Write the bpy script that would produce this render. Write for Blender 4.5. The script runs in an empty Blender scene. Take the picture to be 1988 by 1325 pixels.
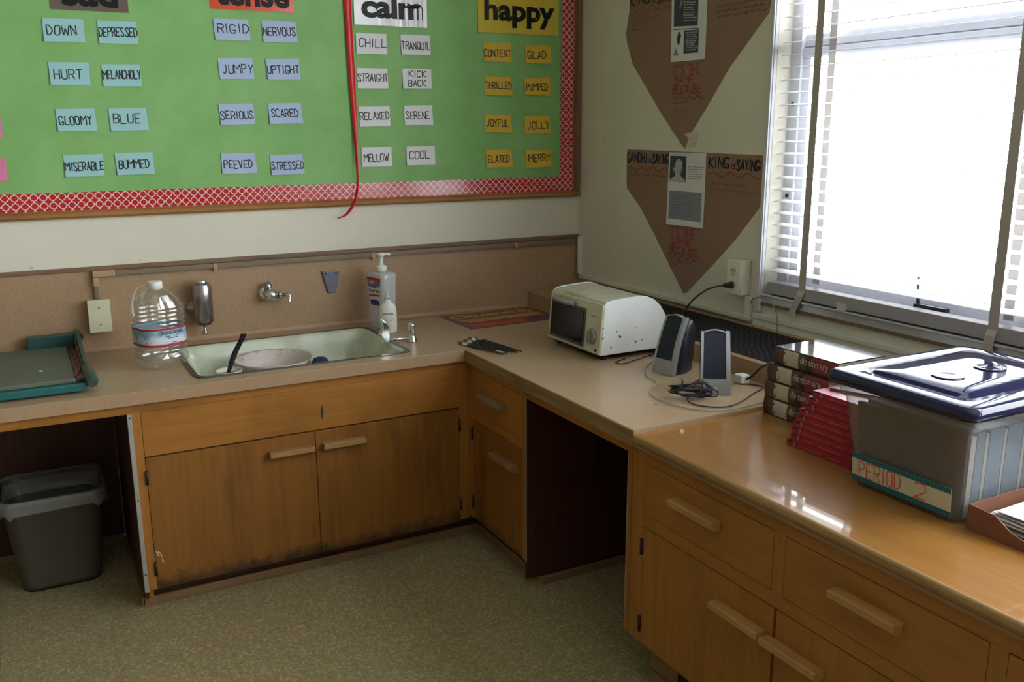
import bpy, bmesh, math, random
from mathutils import Vector, Matrix
R = random.Random(7)
S = bpy.context.scene
COL = S.collection
PI = math.pi

# ------------------------------------------------------------------ camera
cd = bpy.data.cameras.new('camera')
cam = bpy.data.objects.new('camera', cd)
COL.objects.link(cam)
_r = Vector((0.88010746, -0.47475732, -0.00404413))
_u = Vector((0.11114892, 0.19775218, 0.97393018))
_f = Vector((0.46158074, 0.85761271, -0.22681193))
cam.matrix_world = Matrix(((_r.x, _u.x, -_f.x, -2.25283), (_r.y, _u.y, -_f.y, -3.54196),
                           (_r.z, _u.z, -_f.z, 1.52683), (0, 0, 0, 1)))
cd.sensor_width = 36.0
cd.lens = 36.0 * 1775.77 / 1988.0
cd.clip_start = 0.02
S.camera = cam

# ------------------------------------------------------------------ light and exposure
S.view_settings.view_transform = 'Standard'
S.view_settings.look = 'None'
S.view_settings.gamma = 1.0
S.view_settings.use_curve_mapping = False
S.view_settings.exposure = 0.0
W = bpy.data.worlds.new('sky')
S.world = W
W.use_nodes = True
bg = W.node_tree.nodes['Background']
bg.inputs[0].default_value = (0.93, 0.97, 1.0, 1)
bg.inputs[1].default_value = 15.5

def portal(y0, y1, z0, z1):
    l = bpy.data.lights.new('window_portal', 'AREA')
    l.shape = 'RECTANGLE'
    l.size = abs(z1 - z0)
    l.size_y = abs(y1 - y0)
    l.cycles.is_portal = True
    o = bpy.data.objects.new('window_portal', l)
    COL.objects.link(o)
    o.location = (0.155, (y0 + y1) / 2, (z0 + z1) / 2)
    o.rotation_euler = (0, PI / 2, 0)
WINS = [(-2.265, -1.20, 0.966, 2.65), (-3.72, -2.45, 0.966, 2.65), (-5.20, -3.95, 0.966, 2.65), (-6.70, -5.42, 0.966, 2.65)]
for y0, y1, z0, z1 in WINS:
    portal(y0, y1, z0, z1)

# ------------------------------------------------------------------ materials
def lin(c):
    c = c / 255.0
    return c / 12.92 if c <= 0.04045 else ((c + 0.055) / 1.055) ** 2.4
def hx(r, g, b):
    return (lin(r), lin(g), lin(b))
class NT:
    def __init__(s, name):
        s.m = bpy.data.materials.new(name)
        s.m.use_nodes = True
        s.t = s.m.node_tree
        s.b = s.t.nodes['Principled BSDF']
        s.o = s.t.nodes['Material Output']
    def n(s, typ, **kw):
        x = s.t.nodes.new('ShaderNode' + typ)
        for k, v in kw.items():
            if k.startswith('i_'):
                k2 = k[2:]
                x.inputs[int(k2) if k2.isdigit() else k2.replace('_', ' ')].default_value = v
            else:
                setattr(x, k, v)
        return x
    def l(s, a, b):
        s.t.links.new(a, b)
    def math(s, op, a, b=None, c=None):
        x = s.n('Math', operation=op)
        for i, v in enumerate((a, b, c)):
            if v is None: continue
            if isinstance(v, (int, float)): x.inputs[i].default_value = v
            else: s.l(v, x.inputs[i])
        return x.outputs[0]
    def mix(s, f, a, b):
        x = s.n('Mix', data_type='RGBA')
        for i, v in ((0, f), (6, a), (7, b)):
            if isinstance(v, (int, float)): x.inputs[i].default_value = v
            elif isinstance(v, tuple): x.inputs[i].default_value = (*v, 1) if len(v) == 3 else v
            else: s.l(v, x.inputs[i])
        return x.outputs[2]
    def coord(s, scale=(1, 1, 1), loc=(0, 0, 0)):
        tc = s.n('TexCoord')
        mp = s.n('Mapping')
        mp.inputs['Scale'].default_value = scale
        mp.inputs['Location'].default_value = loc
        s.l(tc.outputs['Object'], mp.inputs['Vector'])
        return mp.outputs[0]
    def noise(s, vec, scale, detail=3, rough=.55):
        x = s.n('TexNoise')
        x.inputs['Scale'].default_value = scale
        x.inputs['Detail'].default_value = detail
        x.inputs['Roughness'].default_value = rough
        s.l(vec, x.inputs['Vector'])
        return x.outputs[0]
    def ramp(s, fac, *stops):
        x = s.n('ValToRGB')
        e = x.color_ramp.elements
        while len(e) < len(stops): e.new(0.5)
        for k, (p, c) in zip(e, stops):
            k.position = p
            k.color = (*c, 1) if isinstance(c, tuple) else (c, c, c, 1)
        s.l(fac, x.inputs[0])
        return x.outputs[0]
    def bump(s, h, strength, dist=.002):
        x = s.n('Bump')
        x.inputs['Strength'].default_value = strength
        x.inputs['Distance'].default_value = dist
        s.l(h, x.inputs['Height'])
        s.l(x.outputs[0], s.b.inputs['Normal'])
    def set(s, col=None, rough=.5, metal=0., spec=.5, **kw):
        if col is not None:
            if isinstance(col, tuple): s.b.inputs['Base Color'].default_value = (*col, 1)
            else: s.l(col, s.b.inputs['Base Color'])
        if isinstance(rough, (int, float)): s.b.inputs['Roughness'].default_value = rough
        else: s.l(rough, s.b.inputs['Roughness'])
        s.b.inputs['Metallic'].default_value = metal
        s.b.inputs['Specular IOR Level'].default_value = spec
        for k, v in kw.items():
            s.b.inputs[k.replace('_', ' ')].default_value = v
        return s.m
MC = {}
def plain(name, col, rough=.5, metal=0., spec=.5, var=.08, sc=30, bump=0., bs=200):
    if name in MC: return MC[name]
    t = NT(name)
    v = t.coord()
    n = t.noise(v, sc, 4)
    c = t.mix(n, tuple(x * (1 - var * 1.6) for x in col), tuple(min(1, x * (1 + var * 1.6)) for x in col))
    if bump:
        t.bump(t.noise(v, bs, 3), bump)
    MC[name] = t.set(c, rough, metal, spec)
    return MC[name]
def wood(name, c0, c1, axis, rough=.38, coat=.0, big=1.0, dark=(.055, .03, .013), grime=0.):
    t = NT(name)
    sc = {'x': (1.2, 22, 22), 'y': (22, 1.2, 22), 'z': (22, 22, 1.2)}[axis]
    g = t.noise(t.coord(sc), 3.2, 6, .62)
    fine = t.noise(t.coord(tuple(k * 5 for k in sc)), 5, 2)
    b = t.noise(t.coord((1.5, 1.5, 1.5) if axis != 'z' else (2.4, 2.4, .7)), 2.4, 3)
    c = t.mix(t.ramp(g, (.22, 0.), (.80, 1.)), c0, c1)
    c = t.mix(t.math('MULTIPLY', t.ramp(b, (.5, 0.), (.8, 1.)), .55 * big), c, tuple(k * .45 for k in c0))
    c = t.mix(t.math('MULTIPLY', t.ramp(fine, (.55, 0.), (.8, 1.)), .14), c, dark)
    if grime:
        s = t.n('SeparateXYZ'); t.l(t.coord(), s.inputs[0])
        g1 = t.noise(t.coord((9, 9, 9)), 2.2, 6, .65)
        k = t.math('MULTIPLY_ADD', g1, -.13, s.outputs[2])
        c = t.mix(t.math('MULTIPLY', t.ramp(t.math('ADD', k, .0), (.018, 1.), (.062, 0.)), grime), c, (.028, .02, .014))
        g2 = t.noise(t.coord((7, 7, 1.7), (2.3, 0, .4)), 1.5, 4, .55)
        c = t.mix(t.math('MULTIPLY', t.ramp(g2, (.55, 0.), (.68, 1.)), .5), c, (.085, .042, .016))
    t.bump(fine, .05)
    return t.set(c, rough, 0, .4, Coat_Weight=coat, Coat_Roughness=.035)

M = {}
def laminate():
    t = NT('laminate')
    v = t.coord()
    n1 = t.noise(v, 9, 3)
    n2 = t.noise(v, 420, 2)
    n3 = t.noise(t.coord((4, 1, 60)), 20, 3)
    c = t.mix(n1, (.33, .205, .115), (.40, .26, .15))
    c = t.mix(t.math('MULTIPLY', t.ramp(n2, (.5, 0.), (.66, 1.)), .45), c, (.60, .44, .31))
    c = t.mix(t.math('MULTIPLY', t.ramp(n3, (.55, 0.), (.75, 1.)), .18), c, (.22, .13, .08))
    return t.set(c, .36, 0, .5)
M['lam'] = laminate()
def lamtop():
    t = NT('laminate_worktop')
    v = t.coord()
    n1 = t.noise(v, 6, 4)
    n2 = t.noise(v, 420, 2)
    c = t.mix(n1, (.38, .26, .150), (.46, .325, .195))
    c = t.mix(t.math('MULTIPLY', t.ramp(n2, (.5, 0.), (.66, 1.)), .4), c, (.62, .48, .34))
    return t.set(c, t.math('MULTIPLY_ADD', n1, .12, .24), 0, .5)
M['lamtop'] = lamtop()
def wallmat(name, c, dirt=.25):
    t = NT(name)
    v = t.coord()
    n1 = t.noise(v, 2.5, 4)
    n2 = t.noise(v, 70, 3)
    sp = t.ramp(t.noise(v, 38, 2, .3), (.765, 0.), (.79, 1.))
    col = t.mix(n1, tuple(k * (1 - dirt * .5) for k in c), tuple(min(1, k * (1 + dirt * .35)) for k in c))
    col = t.mix(t.math('MULTIPLY', sp, .5), col, tuple(k * .45 for k in c))
    t.bump(n2, .12, .001)
    return t.set(col, .5, 0, .35)
M['wall'] = wallmat('cream_wall_paint', (.74, .71, .59))
M['paint'] = wallmat('cream_trim_paint', (.72, .70, .60), .15)
M['dimwall'] = wallmat('bounce_dimmed_wall', (.42, .37, .30), .4)  # unseen left and rear walls, coloured darker to cut bounce light
M['ceil'] = wallmat('ceiling_paint', (.66, .65, .61), .1)
def floormat():
    t = NT('speckled_vinyl_tile')
    v = t.coord()
    w = t.n('TexVoronoi', feature='F1')
    w.inputs['Scale'].default_value = 150
    t.l(t.coord((1, 1.6, 1)), w.inputs['Vector'])
    w2 = t.n('TexVoronoi', feature='F1')
    w2.inputs['Scale'].default_value = 105
    t.l(t.coord((1.7, 1, 1), (3, 1, 0)), w2.inputs['Vector'])
    sx = t.n('SeparateColor'); t.l(w.outputs['Color'], sx.inputs[0])
    sy = t.n('SeparateColor'); t.l(w2.outputs['Color'], sy.inputs[0])
    c = t.ramp(sx.outputs[0], (0., (.26, .205, .105)), (.45, (.36, .295, .155)), (.85, (.44, .365, .20)), (1., (.54, .46, .28)))
    c = t.mix(t.ramp(sy.outputs[1], (.55, 0.), (.7, .6)), c, (.29, .235, .12))
    c = t.mix(t.ramp(sy.outputs[2], (.94, 0.), (.98, .6)), c, (.58, .50, .32))
    br = t.n('TexBrick', offset=0.)
    br.inputs['Scale'].default_value = 1.0
    br.inputs['Brick Width'].default_value = .305
    br.inputs['Row Height'].default_value = .305
    br.inputs['Mortar Size'].default_value = .0012
    br.inputs['Color1'].default_value = (1, 1, 1, 1); br.inputs['Color2'].default_value = (.95, .95, .95, 1)
    br.inputs['Mortar'].default_value = (.72, .7, .66, 1)
    t.l(v, br.inputs['Vector'])
    mm = t.n('Mix', data_type='RGBA', blend_type='MULTIPLY'); mm.inputs[0].default_value = 1
    t.l(c, mm.inputs[6]); t.l(br.outputs[0], mm.inputs[7])
    return t.set(mm.outputs[2], .42, 0, .4)
M['floor'] = floormat()
WC0, WC1 = (.30, .118, .022), (.43, .185, .036)
M['doorwood'] = wood('door_wood', (.21, .085, .016), (.31, .130, .024), 'z', .4, 0., 1.0, grime=.85)
for ax in 'xyz':
    M['wood_' + ax] = wood('stained_wood_' + ax, WC0, WC1, ax)
M['woodtop'] = wood('varnished_wood_top', (.27, .115, .022), (.37, .17, .034), 'y', .42, .55, .6)
M['woodedge'] = wood('worn_wood_edge', (.20, .105, .04), (.36, .23, .11), 'y', .6)
M['handle_x'] = wood('handle_wood_x', (.30, .165, .06), (.44, .26, .10), 'x', .5)
M['handle_y'] = wood('handle_wood_y', (.38, .19, .06), (.54, .30, .105), 'y', .5)
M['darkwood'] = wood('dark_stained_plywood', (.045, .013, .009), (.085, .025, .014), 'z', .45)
M['frame'] = wood('board_frame_wood', (.30, .135, .04), (.42, .20, .07), 'x', .4)
M['basewood'] = wood('base_moulding', (.22, .13, .06), (.33, .20, .10), 'x', .5)
M['trimwood'] = wood('dark_cap_trim', (.17, .10, .055), (.25, .155, .085), 'x', .5)
M['taupe'] = plain('taupe_raceway', (.21, .155, .10), .5)
M['tan'] = plain('tan_raceway', (.44, .28, .16), .5)
M['cream'] = plain('cream_plastic', (.70, .69, .50), .4, var=.04)
M['white'] = plain('white_plastic', (.80, .80, .76), .35, var=.03)
M['chrome'] = plain('chrome', (.75, .76, .78), .12, 1., var=.02)
M['oldchrome'] = plain('worn_chrome', (.42, .40, .42), .3, 1., var=.15, sc=60)
M['steel'] = plain('steel_strip', (.48, .49, .46), .4, .6, var=.1)
M['rim'] = plain('sink_rim_metal', (.16, .15, .13), .35, .8)
M['dark'] = plain('black_plastic', (.012, .013, .02), .35)
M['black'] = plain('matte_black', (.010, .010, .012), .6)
M['iron'] = plain('dark_hinge', (.03, .022, .016), .5, .4)
M['ink'] = plain('marker_ink', (.006, .008, .012), .6)
M['letter'] = plain('black_print', (.008, .008, .010), .4, spec=.2)
def enamelmat(name, c, spots, spotc, stain=None, rough=.3):
    t = NT(name)
    v = t.coord()
    n = t.noise(v, 7, 4)
    col = t.mix(n, tuple(k * .88 for k in c), tuple(min(1, k * 1.06) for k in c))
    if stain:
        col = t.mix(t.math('MULTIPLY', t.ramp(t.noise(t.coord((1, 1, 1), (4, 2, 1)), 8, 5), (.47, 0.), (.66, 1.)), .8), col, stain)
    if spots:
        col = t.mix(t.ramp(t.noise(v, spots, 1, .2), (.775, 0.), (.79, 1.)), col, spotc)
    return t.set(col, rough, 0, .5)
M['enamel'] = enamelmat('sink_enamel', (.66, .71, .58), 60, (.4, .42, .3), (.50, .53, .36), .22)
M['toaster_side'] = enamelmat('toaster_white_side', (.76, .78, .76), 55, (.05, .12, .12), None, .33)
M['toaster_top'] = enamelmat('toaster_stained_top', (.60, .575, .45), 70, (.22, .14, .07), (.32, .235, .13), .45)
M['toaster_face'] = enamelmat('toaster_face', (.66, .65, .50), 0, None, (.55, .52, .36), .4)

def border_mat():
    t = NT('red_lattice_border')
    tc = t.n('TexCoord'); s = t.n('SeparateXYZ'); t.l(tc.outputs['Object'], s.inputs[0])
    k = PI / .029
    x = t.math('MULTIPLY', s.outputs[0], k); z = t.math('MULTIPLY', s.outputs[2], k)
    p = t.math('ADD', x, z); q = t.math('SUBTRACT', x, z)
    def side(v):
        return t.math('ADD', t.math('MULTIPLY', t.math('COSINE', v), .02), t.math('MULTIPLY', t.math('COSINE', t.math('MULTIPLY', v, 3.)), .13))
    P = t.math('ADD', p, t.math('MULTIPLY', side(q), t.math('SINE', p)))
    Q = t.math('ADD', q, t.math('MULTIPLY', side(p), t.math('SINE', q)))
    m = t.math('MINIMUM', t.math('ABSOLUTE', t.math('COSINE', P)), t.math('ABSOLUTE', t.math('COSINE', Q)))
    f = t.math('LESS_THAN', m, .24)
    c = t.mix(f, (.50, .022, .025), (.80, .62, .60))
    return t.set(c, .16, 0, .5)
M['border'] = border_mat()
def paper_green():
    t = NT('green_board_paper')
    v = t.coord()
    n = t.noise(v, 5, 5, .6)
    c = t.mix(t.ramp(n, (.35, 0.), (.75, 1.)), (.205, .44, .135), (.275, .515, .195))
    t.bump(t.noise(t.coord((1, 1, 1.6)), 9, 4), .35, .006)
    return t.set(c, .6, 0, .3)
M['green'] = paper_green()
for k, c in (('c', (.34, .60, .62)), ('l', (.42, .52, .72)), ('w', (.74, .75, .78)), ('y', (.68, .46, .055)), ('p', (.72, .22, .40))):
    M['card_' + k] = plain('card_stock_' + k, c, .7, spec=.2, var=.03)
def kraft():
    t = NT('kraft_paper')
    v = t.coord()
    n = t.noise(v, 3, 5, .6)
    c = t.mix(n, (.27, .165, .115), (.34, .215, .155))
    t.bump(n, .3, .008)
    return t.set(c, .75, 0, .2)
M['kraft'] = kraft()
M['print'] = plain('white_print_paper', (.74, .74, .75), .6, spec=.2, var=.02)
M['redink'] = plain('red_marker', (.42, .045, .055), .6)
M['redorange'] = plain('orange_red_marker', (.80, .12, .06), .6)
M['faintink'] = plain('faint_pencil', (.13, .085, .07), .7)
M['faintred'] = plain('faint_red_marker', (.33, .10, .06), .7)
M['greyprint'] = plain('grey_print', (.26, .27, .33), .6, var=.15, sc=120)
M['darkprint'] = plain('dark_print', (.055, .06, .085), .6, var=.2, sc=60)
M['skinprint'] = plain('mid_grey_print', (.36, .36, .39), .6, var=.2, sc=50)
M['ribbon'] = plain('red_satin_ribbon', (.66, .02, .025), .35, var=.1)
M['tape'] = plain('masking_tape', (.62, .56, .48), .6)

def clearmat(name, tint=(1, 1, 1), gloss=.9, diff=.04, rough=.03, gbase=.045):
    t = NT(name)
    tr = t.n('BsdfTransparent'); tr.inputs[0].default_value = (*tint, 1)
    gl = t.n('BsdfGlossy'); gl.inputs['Roughness'].default_value = rough
    gl.inputs[0].default_value = (gloss, gloss, gloss, 1)
    df = t.n('BsdfDiffuse'); df.inputs[0].default_value = (.8, .82, .84, 1)
    lw = t.n('LayerWeight'); lw.inputs['Blend'].default_value = .5
    fr = t.math('MULTIPLY_ADD', t.math('POWER', lw.outputs['Facing'], 2.6), .75, gbase)
    a = t.n('MixShader'); a.inputs[0].default_value = diff
    t.l(tr.outputs[0], a.inputs[1]); t.l(df.outputs[0], a.inputs[2])
    b = t.n('MixShader'); t.l(fr, b.inputs[0])
    t.l(a.outputs[0], b.inputs[1]); t.l(gl.outputs[0], b.inputs[2])
    t.l(b.outputs[0], t.o.inputs['Surface'])
    return t.m
M['glass'] = clearmat('window_glass', (.97, .98, .98), .9, 0., 0.)
M['pet'] = clearmat('clear_bottle_plastic', (.93, .95, .955), 1., .03, .04, .10)
M['gel'] = clearmat('cloudy_gel_bottle', (.86, .88, .9), .8, .52, .12)
M['binplastic'] = clearmat('frosted_bin_plastic', (.80, .82, .85), .6, .15, .2)
M['liner'] = clearmat('thin_bag_liner', (.8, .8, .8), .5, .2, .25)
M['slat'] = None
def slatmat():
    t = NT('white_blind_slat')
    df = t.n('BsdfDiffuse'); df.inputs[0].default_value = (.86, .86, .88, 1)
    tl = t.n('BsdfTranslucent'); tl.inputs[0].default_value = (.80, .80, .84, 1)
    a = t.n('MixShader'); a.inputs[0].default_value = .3
    t.l(df.outputs[0], a.inputs[1]); t.l(tl.outputs[0], a.inputs[2])
    t.l(a.outputs[0], t.o.inputs['Surface'])
    return t.m
M['slat'] = slatmat()
M['tapecloth'] = plain('ladder_tape_cloth', (.46, .42, .38), .8, var=.05)
M['rail'] = plain('bottom_rail', (.30, .27, .29), .4)
M['alu'] = plain('aluminium_sill', (.55, .56, .60), .3, .5)
M['winframe'] = plain('window_frame_paint', (.66, .67, .72), .4)

# ------------------------------------------------------------------ mesh builder
ROOT = {}
class MB:
    def __init__(s):
        s.b = bmesh.new()
    def face(s, pts, smooth=False):
        try:
            f = s.b.faces.new([s.b.verts.new(p) for p in pts])
            f.smooth = smooth
        except ValueError:
            pass
        return s
    def box(s, x0, x1, y0, y1, z0, z1, bev=0.):
        x0, x1 = sorted((x0, x1)); y0, y1 = sorted((y0, y1)); z0, z1 = sorted((z0, z1))
        v = [s.b.verts.new((x, y, z)) for x in (x0, x1) for y in (y0, y1) for z in (z0, z1)]
        fs = [s.b.faces.new([v[i] for i in q]) for q in ((0, 1, 3, 2), (4, 6, 7, 5), (0, 4, 5, 1), (2, 3, 7, 6), (0, 2, 6, 4), (1, 5, 7, 3))]
        if bev:
            ed = list({e for f in fs for e in f.edges})
            bmesh.ops.bevel(s.b, geom=ed, offset=bev, segments=2, affect='EDGES', profile=.6)
        return s
    def hexa(s, lo, hi, bev=0.):
        v = [s.b.verts.new(p) for p in list(lo) + list(hi)]
        fs = [s.b.faces.new([v[i] for i in q]) for q in ((3, 2, 1, 0), (4, 5, 6, 7), (0, 1, 5, 4), (1, 2, 6, 5), (2, 3, 7, 6), (3, 0, 4, 7))]
        if bev:
            ed = list({e for f in fs for e in f.edges})
            bmesh.ops.bevel(s.b, geom=ed, offset=bev, segments=3, affect='EDGES', profile=.6)
        return s
    def prism(s, pts, d, bev=0.):
        """polygon pts extruded by vector d"""
        d = Vector(d)
        a = [s.b.verts.new(p) for p in pts]
        c = [s.b.verts.new(Vector(p) + d) for p in pts]
        n = len(a)
        fs = [s.b.faces.new(a[::-1]), s.b.faces.new(c)]
        for i in range(n):
            fs.append(s.b.faces.new((a[i], a[(i + 1) % n], c[(i + 1) % n], c[i])))
        if bev:
            ed = list(fs[0].edges) + list(fs[1].edges)
            bmesh.ops.bevel(s.b, geom=ed, offset=bev, segments=2, affect='EDGES', profile=.6)
        return s
    def rings(s, rings, cap0=True, cap1=True, closed=True, smooth=True):
        vs = [[s.b.verts.new(p) for p in r] for r in rings]
        n = len(vs[0])
        for a, b in zip(vs, vs[1:]):
            for i in range(n if closed else n - 1):
                f = s.b.faces.new((a[i], a[(i + 1) % n], b[(i + 1) % n], b[i]))
                f.smooth = smooth
        if cap0 and n > 2: s.b.faces.new(vs[0][::-1])
        if cap1 and n > 2: s.b.faces.new(vs[-1])
        return s
    def lathe(s, c, prof, n=32, axis=(0, 0, 1), cap0=True, cap1=True, sq=None, rot=0.):
        """prof = [(r, h)], sq = superellipse exponent"""
        ax = Vector(axis).normalized()
        t = Vector((1, 0, 0)) if abs(ax.x) < .9 else Vector((0, 1, 0))
        u = (t - ax * t.dot(ax)).normalized(); w = ax.cross(u)
        c = Vector(c); rr = []
        for r, h in prof:
            ring = []
            for i in range(n):
                a = 2 * PI * i / n
                ca, sa = math.cos(a), math.sin(a)
                k = 1.
                if sq:
                    k = (abs(ca) ** sq + abs(sa) ** sq) ** (-1. / sq)
                ca2, sa2 = math.cos(a + rot), math.sin(a + rot)
                ring.append(c + ax * h + (u * ca2 + w * sa2) * r * k)
            rr.append(ring)
        return s.rings(rr, cap0, cap1)
    def tube(s, pts, r, n=8, cap=True):
        pts = [Vector(p) for p in pts]
        rr = []
        prev = None
        for i, p in enumerate(pts):
            d = (pts[min(i + 1, len(pts) - 1)] - pts[max(i - 1, 0)]).normalized()
            if prev is None:
                t = Vector((0, 0, 1)) if abs(d.z) < .9 else Vector((1, 0, 0))
                u = (t - d * t.dot(d)).normalized()
            else:
                u = (prev - d * prev.dot(d)).normalized()
            prev = u
            w = d.cross(u)
            q = r[i] if isinstance(r, (list, tuple)) else r
            rr.append([p + (u * math.cos(2 * PI * k / n) + w * math.sin(2 * PI * k / n)) * q for k in range(n)])
        return s.rings(rr, cap, cap)
    def xf(s, mt):
        bmesh.ops.transform(s.b, matrix=mt, verts=s.b.verts)
        return s
    def build(s, name, m, parent=None, auto=True):
        me = bpy.data.meshes.new(name)
        bmesh.ops.recalc_face_normals(s.b, faces=s.b.faces)
        o = bpy.data.objects.new(name, me)
        COL.objects.link(o)
        if parent is not None:
            mt = ROOT[parent.name]
            bmesh.ops.transform(s.b, matrix=mt.inverted(), verts=s.b.verts)
            o.parent = parent
            ROOT[o.name] = mt
        else:
            ROOT[o.name] = Matrix()
        s.b.to_mesh(me); s.b.free()
        for x in (m if isinstance(m, (list, tuple)) else [m]):
            me.materials.append(x)
        return o
def spline(pts, k=6):
    pts = [Vector(p) for p in pts]
    out = []
    for i in range(len(pts) - 1):
        p0, p1, p2, p3 = pts[max(i - 1, 0)], pts[i], pts[i + 1], pts[min(i + 2, len(pts) - 1)]
        for j in range(k):
            t = j / k
            out.append(.5 * ((2 * p1) + (p2 - p0) * t + (2 * p0 - 5 * p1 + 4 * p2 - p3) * t * t + (3 * p1 - p0 - 3 * p2 + p3) * t ** 3))
    out.append(pts[-1])
    return out
def thing(name, label, cat, loc, rz=0., group=None):
    o = bpy.data.objects.new(name, None)
    o.empty_display_size = .05
    COL.objects.link(o)
    o.location = loc; o.rotation_euler = (0, 0, rz)
    ROOT[o.name] = Matrix.Translation(loc) @ Matrix.Rotation(rz, 4, 'Z')
    o['label'] = label; o['category'] = cat
    if group: o['group'] = group
    return o
def tag(o, label, cat, group=None, origin=None):
    o['label'] = label; o['category'] = cat
    if group: o['group'] = group
    if origin is not None:
        v = Vector(origin)
        o.data.transform(Matrix.Translation(-v)); o.location = v
        ROOT[o.name] = Matrix.Translation(v)
    return o
def struct(o):
    o['kind'] = 'structure'
    return o
def lab(o, l):
    o['label'] = l
    return o
def backframe(x, z, y):      # u along +x, v up, w towards the room
    return lambda u, v, w=0.: Vector((x + u, y - w, z + v))
def rightframe(y, z, x):     # u along -y (left to right as seen), v up
    return lambda u, v, w=0.: Vector((x - w, y - u, z + v))
def quadframe(tl, tr, br, bl, nrm):   # u,v in 0..1 over a quad
    tl, tr, br, bl = map(Vector, (tl, tr, br, bl)); nrm = Vector(nrm)
    return lambda u, v, w=0.: (bl * (1 - u) + br * u) * (1 - v) + (tl * (1 - u) + tr * u) * v + nrm * w

# ------------------------------------------------------------------ lettering
FONT = {'A': '002640 1232', 'B': '0006364544330300 03334241300', 'C': '4536160501103041', 'D': '0006264442200 0',
 'E': '40000646 0333', 'F': '000646 0333', 'G': '4536160501103041422 2', 'H': '0006 4046 0343', 'I': '2026', 'J': '3632201001',
 'K': '0006 460340', 'L': '060040', 'M': '0006234640', 'N': '00064046', 'O': '160501103041453616', 'P': '00063645443303',
 'Q': '160501103041453616 2240', 'R': '00063645443303 2340', 'S': '45361605143241301001', 'T': '0646 2620', 'U': '060110304146',
 'V': '062046', 'W': '0610243046', 'X': '0640 0046', 'Y': '062346 2320', 'Z': '06460040', '2': '051636454300 40', '7': '064610',
 "'": '2624', ':': '2122 2425', 'i': '2023 2425', 's': '34140332301000', ' ': ''}
FONT['B'] = '0006 063645443303 3342413000'
FONT['D'] = '00062644422000'
FONT['G'] = '453616050110304122'.replace('4122', '304142') + '22'
FONT['2'] = '05163645430040'
FONT['s'] = '3414032231200 0'.replace(' ', '')
def strokes(txt):
    """handwritten strokes, unit height, returns (lines, width)"""
    x = 0.; out = []
    for ch in txt:
        w = {'I': .30, "'": .2, ':': .3, ' ': .45, 'M': .85, 'W': .9, 'i': .35, 's': .4}.get(ch, .62)
        st = FONT.get(ch, '')
        jx, jy = R.uniform(-.03, .03), R.uniform(-.05, .05)
        sk = R.uniform(-.06, .08)
        for seg in st.split():
            if len(seg) % 2: seg = seg[:-1]
            pts = []
            for i in range(0, len(seg), 2):
                a, b = int(seg[i]) / 4., int(seg[i + 1]) / 6.
                if ch in 'I:\'i': a = .5
                pts.append((x + a * w + jx + sk * b + R.uniform(-.02, .02), b + jy + R.uniform(-.025, .025)))
            out.append(pts)
        x += w + .22
    return out, x - .22
def ribbonline(mb, fr, pts, t, w=.0004, su=1., sv=1.):
    for (a, b), (c, d) in zip(pts, pts[1:]):
        dx, dy = (c - a) * su, (d - b) * sv
        L = math.hypot(dx, dy)
        if L < 1e-6: continue
        nx, ny = -dy / L * t / 2, dx / L * t / 2
        ex, ey = dx / L * t * .3, dy / L * t * .3
        A, B, Cc, D = a * su - ex, b * sv - ey, c * su + ex, d * sv + ey
        mb.face([fr(p, q, w) for p, q in ((A + nx, B + ny), (A - nx, B - ny), (Cc - nx, D - ny), (Cc + nx, D + ny))])
def hand(name, txt, fr, u0, v0, wid, hei, t, m, parent, mb=None):
    """marker lettering inside the box u0..u0+wid, v0..v0+hei of frame fr (metres)"""
    own = mb is None
    mb = mb or MB()
    st, W_ = strokes(txt)
    f2 = lambda u, v, w=0.: fr(u0 + u, v0 + v, w)
    for s in st:
        ribbonline(mb, f2, s, t, .0005, wid / W_, hei)
    return mb.build(name, m, parent) if own else mb
def typed(name, txt, fr, u0, v0, wid, hei, m, parent, bold=.0, w=.0006, spacing=1.):
    """printed lettering fitted into the box (hei = height of the glyph box)"""
    cu = bpy.data.curves.new('txt', 'FONT')
    cu.body = txt; cu.offset = bold; cu.space_character = spacing
    cu.resolution_u = 3
    o = bpy.data.objects.new('txt', cu)
    COL.objects.link(o)
    bpy.context.view_layer.update()
    me = bpy.data.meshes.new_from_object(o.evaluated_get(bpy.context.evaluated_depsgraph_get()))
    xs = [v.co.x for v in me.vertices]; ys = [v.co.y for v in me.vertices]
    x0, x1, y0, y1 = min(xs), max(xs), min(ys), max(ys)
    mb = MB()
    vs = [mb.b.verts.new(fr(u0 + (v.co.x - x0) / (x1 - x0) * wid, v0 + (v.co.y - y0) / (y1 - y0) * hei, w)) for v in me.vertices]
    for p in me.polygons:
        try: mb.b.faces.new([vs[i] for i in p.vertices])
        except ValueError: pass
    bpy.data.objects.remove(o); bpy.data.curves.remove(cu); bpy.data.meshes.remove(me)
    return mb.build(name, m, parent)
def scribble(mb, fr, u0, v0, wid, hei, t, seed):
    """a line of unreadable joined handwriting"""
    r = random.Random(seed); pts = []; x = 0.
    while x < wid:
        if r.random() < .16 and len(pts) > 3:
            ribbonline(mb, lambda u, v, w=0.: fr(u0 + u, v0 + v, w), pts, t, .0005)
            pts = []; x += hei * .55
        pts.append((x, hei * r.choice((.05, .5, .55, .95)) + r.uniform(-.1, .1) * hei))
        x += hei * r.uniform(.16, .34)
    ribbonline(mb, lambda u, v, w=0.: fr(u0 + u, v0 + v, w), pts, t, .0005)
def wavy(mb, fr, u0, v0, u1, v1, amp, n, t):
    pts = [(u0 + (u1 - u0) * i / 60., v0 + (v1 - v0) * i / 60. + amp * math.sin(2 * PI * n * i / 60.)) for i in range(61)]
    ribbonline(mb, fr, pts, t, .0005)

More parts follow.
